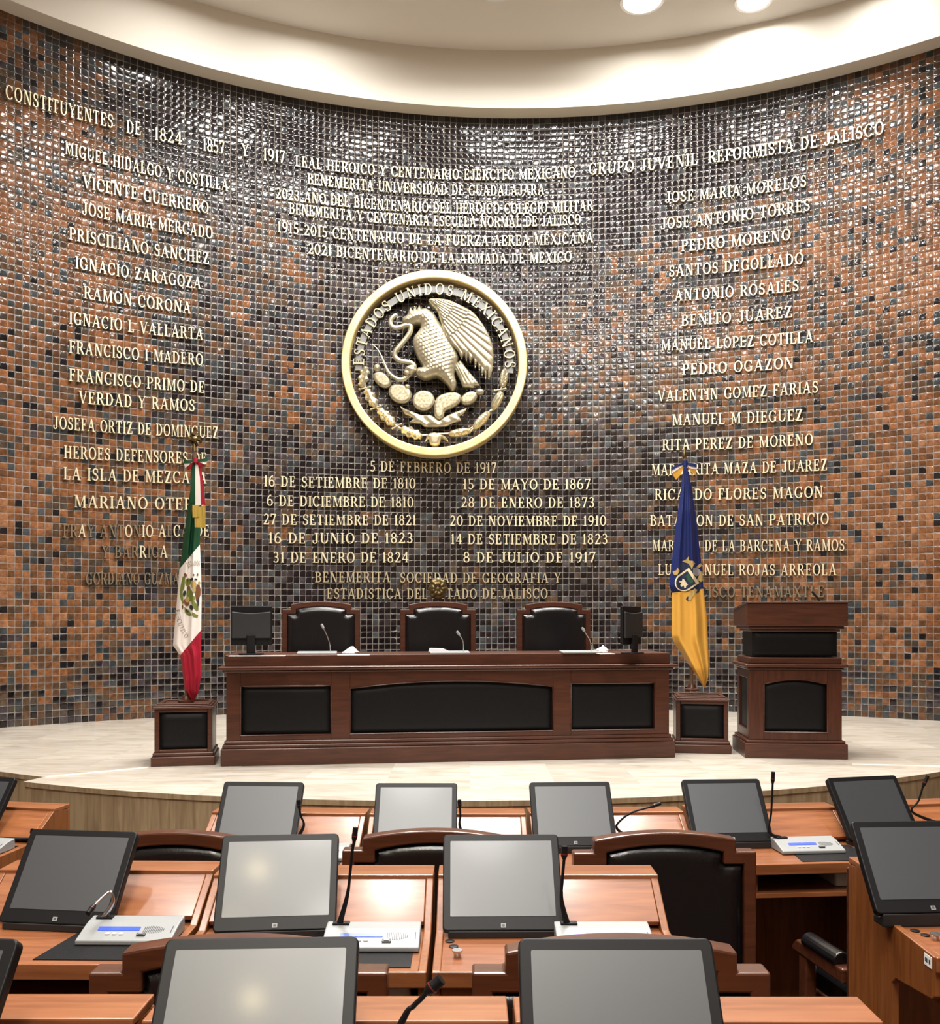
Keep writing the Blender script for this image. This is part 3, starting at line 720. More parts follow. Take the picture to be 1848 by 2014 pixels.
# lettered band
def sector(r0, r1, a0, a1, n=64):
    pts = [(r1 * ES * math.cos(math.radians(a0 + (a1 - a0) * k / n)), r1 * ES * math.sin(math.radians(a0 + (a1 - a0) * k / n))) for k in range(n + 1)]
    return pts + [(r0 * ES * math.cos(math.radians(a1 + (a0 - a1) * k / n)), r0 * ES * math.sin(math.radians(a1 + (a0 - a1) * k / n))) for k in range(n + 1)]
mb = MB()
so = sector(634, 690, -6, 184)
nn = len(so) // 2
vs = [(x, BZ, y) for x, y in so] + [(x, BZ + .03, y) for x, y in so]; fs = []
for i in range(nn - 1):
    a, b, c, d = i, i + 1, len(so) - 2 - i, len(so) - 1 - i
    fs += [(a, b, c, d), (a + len(so), b + len(so), c + len(so), d + len(so)), (a, b, b + len(so), a + len(so)), (d, c, c + len(so), d + len(so))]
mb.add(vs, fs)
band = mb.build('letter_band', M['band_grey'], em, smooth=30)
s = 'ESTADOS UNIDOS MEXICANOS'; tw = text_width(s); u = 0
for c in s:
    if c == ' ': u += SPACE; continue
    g = G[c][0]; a = math.radians(181 - 184 * (u + g / 2) / tw); u += g + GAP
    o = bpy.data.objects.new('letter', glyph_mesh(c, M['relief'])); COL.objects.link(o); o.parent = band
    r_ = 660 * ES; o.location = (r_ * math.cos(a), BZ - 0.012, r_ * math.sin(a)); o.rotation_euler = (0, PI / 2 - a, 0)
    sc_ = 95 * ES; o.scale = (0.85 * math.radians(184) * r_ / tw, 1.1, sc_)
def ept(pts, k=4, closed=True): return [e2(p) for p in (catmull(pts, k, closed) if k > 1 else pts)]
def relief(name, poly, h, edge, res, parent=None, z=BZ, back=0.05, ridge=None, mat='relief'):
    mb = MB(); inflate(mb, poly, h, edge, res, back, ridge)
    o = mb.build(name, M[mat], parent or em, smooth=50); o.location = (0, z, 0)
    return o
BODY = [(735, 440), (752, 470), (765, 428), (785, 462), (808, 422), (825, 455), (862, 448), (905, 472), (945, 505), (970, 550), (1000, 590), (1060, 680), (1110, 780), (1150, 880), (1125, 960), (1113, 1030), (1130, 1090),
        (1124, 1145), (1103, 1168), (1085, 1165), (1060, 1130), (1015, 1080), (960, 1045), (900, 1060), (850, 1068), (800, 1045), (776, 1022), (784, 985), (806, 965), (838, 960), (806, 905), (770, 830), (752, 760),
        (762, 700), (795, 655), (818, 620), (814, 595), (790, 590), (765, 600), (742, 606), (705, 622), (676, 645), (660, 640), (664, 620), (690, 605), (668, 585), (660, 560), (672, 532), (702, 505), (716, 470)]
def body_ridge(x, z):
    X = x / ES + 940; Y = 940 - z / ES
    row = (X * 0.35 + Y) / 34.0
    col = (X - 0.35 * Y) / 30.0 + 0.5 * (np.floor(row) % 2)
    fr = row - np.floor(row); fc = np.abs(col - np.floor(col) - .5)
    return 0.010 * (fr - 0.9 * (fc * 2) ** 2 * .6)
eagle = relief('eagle', ept(BODY, 2), 0.10, 0.17, 0.0095, z=BZ - .02, back=0.09, ridge=body_ridge)
WING = [(898, 382), (935, 376), (1000, 380), (1062, 390), (1130, 418), (1200, 452), (1270, 492), (1325, 552), (1372, 620), (1412, 692), (1438, 762), (1452, 835), (1453, 905), (1446, 980), (1432, 1035), (1412, 1080), (1404, 1030),
        (1398, 1000), (1386, 1078), (1372, 1010), (1354, 1045), (1340, 975), (1330, 1008), (1314, 930), (1294, 980), (1280, 895), (1250, 935), (1234, 865), (1218, 922), (1200, 855), (1178, 900), (1150, 840), (1100, 790), (1048, 722), (1018, 655), (1000, 590), (984, 550), (972, 500), (942, 460), (908, 425), (888, 398)]
def wing_ridge(x, z):
    X = x / ES + 940; Y = 940 - z / ES
    a = np.degrees(np.arctan2(Y - 330, X - 800)); r = np.hypot(X - 800, Y - 330)
    w_ = a / 4.1 + np.where(r > 470, 0.5, 0) + np.where(r > 330, 0.5, 0)
    f_ = np.abs(w_ - np.floor(w_) - .5) * 2
    step = np.where(r < 330, 0.016, np.where(r < 470, 0.008, 0.0))
    return step + 0.016 * (1 - f_ ** 3) - 0.016
relief('wing', ept(WING, 2), 0.045, 0.06, 0.010, eagle, z=-0.055, back=0.1, ridge=wing_ridge)
TAIL = [(1112, 950), (1165, 905), (1205, 955), (1255, 1018), (1300, 1072), (1330, 1120), (1292, 1124), (1282, 1142), (1232, 1136), (1188, 1132), (1166, 1080), (1128, 1005)]
def tail_ridge(x, z):
    X = x / ES + 940; Y = 940 - z / ES
    a = np.degrees(np.arctan2(Y - 780, X - 1060)) / 5.0
    return 0.014 * (1 - (np.abs(a - np.floor(a) - .5) * 2) ** 3) - 0.014
relief('tail', ept(TAIL, 2), 0.04, 0.05, 0.014, eagle, z=0.0, back=0.06, ridge=tail_ridge)
foot_ = relief('talon', ept([(678, 1000), (700, 962), (750, 948), (784, 962), (782, 1004), (742, 1040), (692, 1048), (672, 1026)], 3), 0.07, 0.05, 0.014, eagle, z=-.03, back=0.06,
               ridge=lambda x, z: 0.012 * np.sin((x * .5 + z) / ES / 9.0))
MB().lathe([(0.001, .012), (.009, .009), (.012, 0)], 10).build('eye', M['gold_dim'], eagle, loc=(*[e2((712, 560))[0]], -.075, e2((712, 560))[1])).rotation_euler = (PI / 2, 0, 0)
SN = [(618, 508), (585, 530), (562, 560), (562, 600), (595, 626), (645, 620), (700, 603), (735, 615), (728, 665), (690, 725), (640, 785), (600, 835), (600, 880), (640, 912), (700, 922), (745, 935), (768, 965), (745, 1010), (700, 1055), (655, 1077), (600, 1062), (545, 1015), (508, 945), (478, 868), (440, 805), (403, 770)]
sp = catmull([(*e2(p), 0) for p in SN], 5)
rad = [0.028 + 0.006 * math.sin(PI * min(1, i / (0.7 * len(sp)))) if i < .72 * len(sp) else 0.034 * max(.12, 1 - (i / len(sp) - .72) / .30) for i in range(len(sp))]
rad[0] = 0.012; rad[1] = 0.02; rad[2] = .028
MB().tube([(p[0], -0.035, p[1]) for p in sp], rad, 10).build('snake', M['relief'], em, smooth=60).location = (0, BZ - .01, 0)
def pad_ridge(x, z): return 0.0 * x
for cx, cy, rx, ry, rot in ((485, 1068, 88, 58, -38), (640, 1188, 104, 82, -25), (845, 1250, 98, 88, 0), (1242, 1228, 78, 52, 30)):
    relief('cactus_pad', [e2(p) for p in ellipse(cx, cy, rx, ry, -rot, 26)], 0.028, 0.03, 0.014, z=BZ, mat='relief_pad')
relief('cactus_pad', ept([(962, 1225), (1040, 1186), (1120, 1180), (1174, 1212), (1160, 1270), (1100, 1312), (1032, 1342), (1022, 1385), (982, 1420), (942, 1382), (938, 1300)], 2), 0.034, 0.03, 0.014, z=BZ - .01, mat='relief_pad')
for cx, cy, rx, ry in ((440, 966, 30, 34), (702, 1132, 27, 24), (1336, 1175, 36, 28)):
    relief('cactus_fruit', [e2(p) for p in ellipse(cx, cy, rx, ry, 0, 16)], 0.035, 0.03, 0.016, z=BZ - .01)
relief('ribbon', ept([(640, 1298), (690, 1325), (757, 1350), (825, 1378), (900, 1374), (942, 1395), (985, 1416), (1050, 1380), (1120, 1350), (1222, 1313), (1196, 1360), (1156, 1386), (1172, 1424), (1100, 1442), (1050, 1470), (950, 1479), (850, 1476), (820, 1450), (720, 1436), (762, 1404), (680, 1366)], 1), 0.025, 0.03, 0.02, z=BZ + .01,
       ridge=lambda x, z: 0.006 * np.sin((x * .8 + z) / 0.02))
def leaf(cx, cy, L_, wd, ang, lobed):
    pts = []
    n = 40
    for k in range(n):
        t = k / n; a = 2 * PI * t
        u = -math.cos(a); v = math.sin(a)
        wv = wd * (abs(v) ** .8) * (1 + (0.22 * math.cos(a * 9) if lobed else 0)) * (1 if v >= 0 else -1)
        c, s_ = math.cos(math.radians(ang)), math.sin(math.radians(ang))
        pts.append(e2((cx + u * L_ * c - wv * s_, cy + u * L_ * s_ + wv * c)))
    c, s_ = math.cos(math.radians(ang)), math.sin(math.radians(ang))
    def rg_(x, z):
        X = x / ES + 940 - cx; Y = 940 - z / ES - cy
        q = -X * s_ + Y * c
        return 0.012 * np.exp(-(q / 8) ** 2) + (0.006 * np.cos(q / (3.6 if not lobed else 6)))
    relief('wreath_leaf', pts, 0.03, 0.04, 0.015, z=BZ, ridge=rg_)
for a in ((322, 1045, 96, 42, -78, 1), (385, 1228, 95, 42, 60, 1), (520, 1392, 105, 42, 45, 1), (738, 1530, 100, 42, 22, 1),
          (1545, 1052, 84, 36, -80, 0), (1486, 1250, 88, 38, -62, 0), (1350, 1420, 102, 36, -46, 0), (1160, 1527, 100, 32, -10, 0)): leaf(*a)
for pts in ([(338, 1110), (340, 1160), (385, 1250), (440, 1318), (560, 1430), (640, 1490), (740, 1535), (840, 1552), (940, 1540)], [(1535, 1100), (1515, 1160), (1470, 1270), (1420, 1345), (1290, 1470), (1200, 1515), (1080, 1535), (940, 1540)]):
    MB().tube([(q[0], 0, q[1]) for q in catmull([e2(p) for p in pts], 4)], 0.012, 8).build('wreath_stem', M['relief'], em, smooth=60).location = (0, BZ + .01, 0)
for cx, cy, a in ((332, 1142, 20), (430, 1312, 30), (612, 1474, 40), (1512, 1155, 15), (1418, 1347, 40), (1270, 1500, 60)):
    c, s_ = math.cos(math.radians(a)), math.sin(math.radians(a)); q0 = e2((cx - 48 * c, cy + 30 * s_)); q1 = e2((cx + 48 * c, cy - 30 * s_))
    mb = MB(); mb.tube([(q0[0], 0, q0[1]), (q1[0], 0, q1[1])], 0.010, 8)
    for q in (q0, q1): mb.lathe([(.002, -.016), (.014, -.01), (.018, 0), (.014, .01), (.002, .016)], 10, M=Matrix.Translation((q[0], 0, q[1])))
    mb.build('berry_sprig', M['relief'], em, smooth=60).location = (0, BZ, 0)
relief('bow_knot', ept([(880, 1545), (940, 1528), (990, 1545), (1040, 1570), (1060, 1610), (1000, 1578), (985, 1632), (945, 1650), (900, 1632), (890, 1585), (858, 1615), (868, 1580)], 2), 0.04, 0.04, 0.016, z=BZ - .005)
# stand-offs that fix the emblem to the wall
for a in (35, 145, 215, 325):
    x, z = 768 * ES * math.cos(math.radians(a)), 768 * ES * math.sin(math.radians(a))
    MB().tube([(x, .22, z), (x, .33, z)], .03, 10).build('wall_fixing', M['black_matt'], em)
for x, z in ((-.3, .15), (.35, .3), (0, -.55), (-.55, -.35), (.55, -.35), (0.05, 0.0), (-.1, .6)):
    MB().tube([(x, .13, z), (x, .33, z)], .012, 8).build('wall_fixing', M['black_matt'], em)

# ------------------------------------------------------------------ furniture on the dais
def pad_panel(x0, x1, z0, z1, arch=0.0, n=14):
    """outline of a padded panel, optional arched top"""
    top = [(x1 + (x0 - x1) * k / n, z1 + arch * (1 - (2 * k / n - 1) ** 2)) for k in range(n + 1)]
    return [(x0, z0), (x1, z0)] + top
def panel_front(t, name, poly, y, mat='leather_matt', h=0.018, edge=0.06, res=0.03):
    mb = MB(); inflate(mb, poly, h, edge, res, 0.02)
    o = mb.build(name, M[mat], t, smooth=50); o.location = (0, y, 0); return o
def frame_front(mb, x0, x1, z0, z1, opens, y0, y1):
    """flat front frame with openings: opens = [(x0,x1,z0,z1,arch)] left to right"""
    xs = [x0]
    for a in opens: xs += [a[0], a[1]]
    xs.append(x1)
    for i in range(0, len(xs), 2): mb.box(xs[i], xs[i + 1], y0, y1, z0, z1)
    for a, b, lo, hi, ar in opens:
        mb.box(a, b, y0, y1, z0, lo)
        if ar:
            n = 16
            pl = [(a + (b - a) * k / n, hi + ar * (1 - (2 * k / n - 1) ** 2)) for k in range(n + 1)]
            mb.prism([(b, z1), (a, z1)] + pl, y0, y1, 'y')
        else: mb.box(a, b, y0, y1, hi, z1)
def bead(mb, poly, y, r=0.006):
    mb.tube([(p[0], y, p[1]) for p in poly + poly[:1]], r, 6)

# presidium table
PL, PR = Vector((-1.961, 7.385, 0)), Vector((1.718, 7.862, 0))
tl = (PR - PL).length; tyaw = math.atan2(PR.y - PL.y, PR.x - PL.x)
tb = thing('presidium_table', 'long dark mahogany presidium table with three black leather front panels', 'table', (PL + PR) / 2, tyaw)
def on_front(px, y=0.05):
    """photo column -> x in the table's own frame, on its front plane"""
    c, s_ = math.cos(tyaw), math.sin(tyaw); o = (PL + PR) / 2 + Vector((-s_ * y, c * y, 0)); k = (px - PX0) / F
    return (k * o.y - o.x) / (c - k * s_)
hl = tl / 2
MB().box(-hl, hl, 0, .66, 0, .135).box(-hl + .012, hl - .012, .012, .648, .135, .165).box(-hl + .025, hl - .025, .025, .635, .165, .195).build('plinth', M['dark_x'], tb, bevel=.008)
opens = [(on_front(473), on_front(651), .235, .625, 0), (on_front(688), on_front(1087), .235, .60, .055), (on_front(1122), on_front(1287), .235, .625, 0)]
mb = MB(); frame_front(mb, -hl + .04, hl - .04, .195, .735, opens, .04, .075)
mb.build('front_frame', M['dark_x'], tb, bevel=.004)
mb = MB(); mb.box(-hl + .04, -hl + .065, .075, .62, .195, .735); mb.box(hl - .065, hl - .04, .075, .62, .195, .735); mb.box(-hl + .065, hl - .065, .10, .12, .195, .735); mb.box(-hl + .065, hl - .065, .60, .62, .195, .735)
mb.build('carcass', M['dark_z'], tb)
for a, b, lo, hi, ar in opens:
    p = pad_panel(a + .004, b - .004, lo + .004, hi - .004, ar)
    o = panel_front(tb, 'front_panel', p, .082)
    mb = MB(); bead(mb, pad_panel(a, b, lo, hi, ar), .042, .007); mb.build('panel_moulding', M['dark_x'], o, smooth=60).location = (0, -.082, 0)
MB().box(-hl + .012, hl - .012, .012, .648, .735, .755).box(-hl - .02, hl + .02, -.02, .68, .755, .785).build('cornice_moulding', M['dark_x'], tb, bevel=.01, seg=3)
MB().box(-hl + .03, hl - .03, .045, .65, .785, .875).build('raised_top', M['dark_x'], tb, bevel=.006)

def t2w(x, y, z): return Matrix.Translation((PL + PR) / 2) @ Matrix.Rotation(tyaw, 4, 'Z') @ Vector((x, y, z))
def table_spot(px, py, z=0.875):
    D = (CH - z) * F / (py - PY0); return W(px, py, D)

# pedestals for the flags
def pedestal(x, y, rz, w, d, h, label):
    t = thing('flag_pedestal', label, 'pedestal', (x, y, 0), rz); a = w / 2
    MB().box(-a, a, 0, d, 0, .075).box(-a + .012, a - .012, .012, d - .012, .075, .105).build('plinth', M['dark_x'], t, bevel=.008)
    b = a - .025
    mb = MB(); frame_front(mb, -b, b, .105, h - .03, [(-b + .036, b - .036, .128, h - .055, 0)], .025, .05)
    mb.box(-b, -b + .02, .05, d - .025, .105, h - .03); mb.box(b - .02, b, .05, d - .025, .105, h - .03); mb.box(-b + .02, b - .02, d - .05, d - .025, .105, h - .03); mb.box(-b + .02, b - .02, .07, .08, .105, h - .03)
    mb.build('body', M['dark_x'], t, bevel=.004)
    panel_front(t, 'front_panel', pad_panel(-b + .039, b - .039, .131, h - .058), .058, h=.02)
    MB().box(-a + .012, a - .012, .012, d - .012, h - .03, h - .012).box(-a + .03, a - .03, .03, d - .03, h - .012, h).build('top_board', M['dark_x'], t, bevel=.005)
    o_, i_ = [(-a + .045, .045), (a - .045, .045), (a - .045, d - .045), (-a + .045, d - .045)], [(-a + .075, .075), (a - .075, .075), (a - .075, d - .075), (-a + .075, d - .075)]
    MB().ring(o_, i_, h, h + .012, 'z').build('top_moulding', M['dark_x'], t, bevel=.003)
    return t
pedestal(-2.262, 7.41, math.radians(11), .49, .50, .478, 'mahogany box pedestal under the green, white and red flag')
pedestal(2.00, 8.09, math.radians(-9), .49, .50, .478, 'mahogany box pedestal under the blue and yellow flag')

# lectern
lt = thing('lectern', 'dark mahogany speaking lectern with black leather panels right of the table', 'lectern', (2.705, 7.79, 0), -0.10)
MB().box(-.415, .415, 0, .60, 0, .125).box(-.40, .40, .015, .585, .125, .15).build('plinth', M['dark_x'], lt, bevel=.008)
mb = MB(); frame_front(mb, -.375, .375, .15, .735, [(-.255, .26, .215, .615, .04)], .035, .065)
mb.box(-.355, .355, .56, .58, .15, .735); mb.box(-.355, .355, .09, .10, .15, .735)
for sx in (-1, 1):
    x0, x1 = sorted((sx * .375, sx * .35))
    for q in ((.065, .13, .15, .735), (.50, .58, .15, .735), (.13, .50, .15, .23), (.13, .50, .66, .735)): mb.box(x0, x1, *q)
mb.build('body', M['dark_z'], lt, bevel=.004)
o = panel_front(lt, 'front_panel', pad_panel(-.251, .256, .219, .611, .04), .072)
mb = MB(); bead(mb, pad_panel(-.255, .26, .215, .615, .04), .037, .007); mb.build('panel_moulding', M['dark_x'], o, smooth=60).location = (0, -.072, 0)
for sx in (-1, 1):
    x0, x1 = sorted((sx * .358, sx * .345)); MB().box(x0, x1, .132, .498, .232, .658).build('side_panel', M['leather_matt'], lt, bevel=.004)
MB().box(-.39, .39, .02, .60, .735, .755).box(-.415, .415, -.005, .62, .755, .785).box(-.375, .375, .035, .58, .785, .84).build('cornice_moulding', M['dark_x'], lt, bevel=.01, seg=3)
mb = MB(); inflate(mb, pad_panel(-.345, .345, .845, 1.055), .018, .06, .035, .4); mb.build('leather_neck', M['leather_matt'], lt, smooth=50).location = (0, .075, 0)
MB().box(-.36, .36, .03, .56, 1.055, 1.075).box(-.385, .385, .005, .58, 1.075, 1.10).build('reading_desk_rail', M['dark_x'], lt, bevel=.006)
mb = MB(); mb.prism([(-.03, 1.10), (.60, 1.10), (.60, 1.24), (-.03, 1.29)], -.405, .405, 'x'); mb.build('reading_desk', M['dark_x'], lt, bevel=.006)
mb = MB(); mb.prism([(-.04, 1.29), (.61, 1.24), (.61, 1.252), (-.04, 1.302)], -.415, .415, 'x'); mb.build('top_board', M['dark_x'], lt, bevel=.004)
for px, dx, name in ((1597, -.05, 'a'), (1553, .0, 'b')):
    x = W(px, 1180, 8.1).x - 2.705
    mb = MB(); mb.lathe([(.045, 1.285), (.045, 1.30), (.02, 1.312)], 14, M=Matrix.Translation((x, .22, 0)))
    mb.tube([(x, .22, 1.30), (x - .01, .22, 1.33), (x - .05, .20, 1.37), (x - .075, .19, 1.395)] if name == 'a' else [(x, .22, 1.30), (x, .22, 1.315), (x, .21, 1.325)], .009, 8)
    mb.build('gooseneck_microphone', M['black_matt'], lt, smooth=50)

# ------------------------------------------------------------------ tall-backed chairs
def chair_outline(o=0.0, up=0.0):
    """stepped and arched back outline, o = inset"""
    W2, S2 = .35 - o, .272 - o
    zb, zs, zt = .335 + o, .898 + up - o, .945 + up - o
    n = 10
    top = [(S2 - 2 * S2 * k / n, zt + .028 * (1 - (2 * k / n - 1) ** 2)) for k in range(n + 1)]
    return [(-W2, zb), (W2, zb), (W2, zs), (S2, zs)] + top + [(-S2, zs), (-W2, zs)]
_ch = {}
def chair_proto(kind):
    wood_m = M['chair_wood'] if kind == 'hall' else M['dark_x']
    t = thing('armchair', '', 'chair'); up = 0.0 if kind == 'hall' else .352
    mb = MB(); mb.ring(chair_outline(0, up), chair_outline(.048, up), -.30, -.235, 'y'); mb.build('back_frame', wood_m, t, bevel=.006)
    mb = MB(); inflate(mb, chair_outline(.048, up), .030 if kind == 'hall' else .045, .05, .016, .02, both=True); mb.build('back_cushion', M['leather'], t, smooth=50).location = (0, -.275 if kind == 'hall' else -.258, 0)
    mb = MB(); inflate(mb, rrect(.56, .41, .06), .05, .07, .035, .07, M=Matrix.Translation((0, -.027, .40)) @ Matrix.Rotation(-PI / 2, 4, 'X')); mb.build('seat_cushion', M['leather'], t, smooth=50)
    MB().box(-.29, .29, -.235, .17, .28, .335).build('seat_rail', wood_m, t, bevel=.006)
    for sx in (-1, 1):
        a = MB(); x0, x1 = sorted((sx * .31, sx * .365))
        a.prism([(-.235, .475), (-.235, .53), (.02, .535), (.09, .53), (.12, .50), (.12, .48), (.08, .48)], x0, x1, 'x')
        a.box(x0 + .004, x1 - .004, .02, .075, .29, .48)
        ao = a.build('armrest', wood_m, t, bevel=.008, seg=3)
        pr = [(-.03, 0), (.03, 0)] + [(.036 * math.cos(PI * k / 10), .010 + .036 * math.sin(PI * k / 10)) for k in range(11)]
        mb = MB(); mb.prism([(sx * .3375 + u, .528 + w_) for u, w_ in pr], -.19, .04, 'y'); mb.build('arm_pad', M['leather'], ao, bevel=.008, seg=3)
    mb = MB(); mb.lathe([(.05, .06), (.05, .10), (.028, .11), (.028, .28)], 16)
    for k in range(5):
        a = 2 * PI * k / 5 + .3; c, s_ = math.cos(a), math.sin(a)
        mb.tube([(.04 * c, .04 * s_, .085), (.30 * c, .30 * s_, .065)], [.028, .018], 8)
        mb.tube([(.30 * c, .30 * s_ - .012, .03), (.30 * c, .30 * s_ + .012, .03)], .03, 12)
        mb.tube([(.30 * c, .30 * s_, .03), (.30 * c, .30 * s_, .07)], .009, 8)
    mb.build('swivel_base', M['black'], t, smooth=40)
    return t
def chair(kind, x, y, z, rz, label, group):
    if kind not in _ch: _ch[kind] = chair_proto(kind); t = _ch[kind]
    else: t = copy_tree(_ch[kind])
    t.location = (x, y, z); t.rotation_euler = (0, 0, rz)
    return tag(t, label, 'chair', group)
for px, lab in ((643, 'high-backed black leather chair behind the left end of the presidium table'), (868, 'high-backed leather chair with a brass crest, middle of the presidium table'), (1098, 'high-backed black leather chair behind the right part of the presidium table')):
    x = (px - PX0) / F * 8.97; y = 8.715 + .13 * (x + .27)
    c = chair('dais', x, y, 0.0, PI + tyaw, lab, 'chairs behind the presidium table')
    c.scale = (1.03, 1, 1)
    if px == 868: cr = c
mb = MB(); inflate(mb, [(.088 * (1 + .06 * math.cos(a_ * 8)) * math.cos(a_), 1.445 + .105 * (1 + .05 * math.cos(a_ * 8)) * math.sin(a_)) for a_ in np.linspace(0, 2 * PI, 49)[:-1]], .03, .06, .010, .02, ridge=lambda x, z: .004 * np.cos(np.hypot(x, z - 1.445) / .0075) + .005 * np.cos(9 * np.arctan2(z - 1.445, x)) * np.sin(np.hypot(x, z - 1.445) / .03))
o = mb.build('brass_crest', M['old_brass'], cr, smooth=50); o.location = (0, -.262, 0); o.rotation_euler = (0, 0, PI); tag(o, 'round brass crest')

# ------------------------------------------------------------------ things on the presidium table
def back_monitor(px, py_base, w, h, yaw, label):
    p = table_spot(px, py_base); t = thing('monitor', label, 'monitor', (p.x, p.y, .875), yaw)
    mb = MB(); mb.prism([(-w / 2, .075), (w / 2, .075), (w / 2, .075 + h), (-w / 2, .075 + h)], 0, .028, 'y'); mb.build('housing', M['black'], t, bevel=.006)
    n = 10; lo, hi = .10, .075 + h * .82
    mb = MB(); mb.prism([(-w * .47, lo + .03), (w * .47, lo + .03)] + [(w * .47 - w * .94 * k / n, hi - .012 * (1 - (2 * k / n - 1) ** 2) + .012) for k in range(n + 1)], -.022, 0, 'y'); mb.build('rear_cover', M['black_matt'], t, bevel=.008, seg=3)
    MB().box(-.035, .035, -.035, -.008, .008, .16).build('stand_neck', M['black'], t, bevel=.006)
    MB().prism(rrect(.20, .15, .05), 0, .010, 'z').build('stand_base', M['black'], t, bevel=.003)
    MB().box(-w / 2 + .012, w / 2 - .012, .0275, .0295, .09, .065 + h).build('screen', M['screen'], t)
    return t
m1 = back_monitor(494, 1287.5, .325, .315, tyaw + .02, 'black monitor seen from behind at the left end of the presidium table')
m2 = back_monitor(1243, 1285.5, .30, .315, tyaw + .75, 'black monitor turned sideways at the right end of the presidium table')
for px0, px1, py, lab in ((585, 662, 1286.5, 'left'), (844, 923, 1285.5, 'middle'), (1102, 1176, 1284.5, 'right')):
    p = table_spot((px0 + px1) / 2, py); w = (px1 - px0) / F * p.y
    t = thing('conference_microphone', 'table microphone unit with thin gooseneck in front of the ' + lab + ' presidium chair', 'microphone', (p.x, p.y, .875), tyaw)
    MB().prism([(-.07, .0), (.07, .0), (.07, .022), (-.07, .012)], -w / 2, w / 2, 'x').build('base_unit', M['silver'], t, bevel=.003)
    pts = {'left': [(650, 1280), (648, 1265), (641, 1246), (635, 1234)], 'middle': [(912, 1277), (911, 1264), (907, 1254), (902, 1247)], 'right': [(1163, 1277), (1161, 1262), (1154, 1249), (1148, 1240)]}[lab]
    Mi = (Matrix.Translation(p) @ Matrix.Rotation(tyaw, 4, 'Z')).inverted()
    q = [Mi @ W(a, b, p.y) for a, b in pts]
    MB().tube(catmull([tuple(v) for v in [Vector((q[0].x, 0, .012))] + q[1:]], 4), .0045, 8).build('gooseneck', M['steel'], t, smooth=60)
    d = (q[-1] - q[-2]).normalized()
    MB().tube([q[-1] - d * .01, q[-1] + d * .012, q[-1] + d * .03], [.009, .012, .009], 10).build('microphone_head', M['silver'], t, smooth=60)
def crumple(px, py, w, h, label):
    p = table_spot(px, py); rg = random.Random(px)
    t = MB(); vs, fs = [], []; nr, ns = 7, 12
    for i in range(nr + 1):
        for k in range(ns):
            a = 2 * PI * k / ns; r = w / 2 * (1 - (i / nr) ** 1.4) * (1 + rg.uniform(-.22, .22))
            vs.append((r * math.cos(a) + .012 * i / nr, .6 * r * math.sin(a), h * i / nr * (1 + (rg.uniform(-.15, .15) if 0 < i < nr else 0))))
    for i in range(nr):
        for k in range(ns): fs.append((i * ns + k, i * ns + (k + 1) % ns, (i + 1) * ns + (k + 1) % ns, (i + 1) * ns + k))
    fs.append(tuple(range(ns))[::-1]); fs.append(tuple(nr * ns + k for k in range(ns)))
    t.add(vs, fs); o = t.build('crumpled_tissue', M['paper'], smooth=25, loc=(p.x, p.y, p.z + .004)); tag(o, label, 'tissue')
crumple(690, 1285, .13, .055, 'crumpled white tissue beside the left presidium microphone')
crumple(1183, 1283.5, .12, .06, 'crumpled white tissue beside the right presidium microphone')
def sheet(px0, px1, py, h, label, name='paper_sheet', dp=.12):
    p = table_spot((px0 + px1) / 2, py); w = (px1 - px0) / F * p.y
    o = MB().box(-w / 2, w / 2, -dp / 2, dp / 2, 0, h).build(name, M['paper'], loc=(p.x, p.y, .8755)); o.rotation_euler = (0, 0, tyaw); tag(o, label, 'paper')
sheet(664, 726, 1288.5, .003, 'flat white paper under the tissue left of the middle chair')
sheet(1176, 1206, 1286.5, .004, 'flat white paper under the tissue right of the right chair')
p = table_spot(866, 1284.5)
mb = MB(); mb.prism([(-.095, 0), (.10, 0), (.075, .012), (.03, .030), (-.085, .034)], -.06, .06, 'y')
o = mb.build('paper_stack', M['paper'], loc=(p.x - .01, p.y + .19, .8755)); o.rotation_euler = (0, 0, tyaw); tag(o, 'low pile of white papers in front of the middle presidium chair', 'paper')
sheet(452, 560, 1290.5, .002, 'white paper lying by the left monitor on the presidium table')

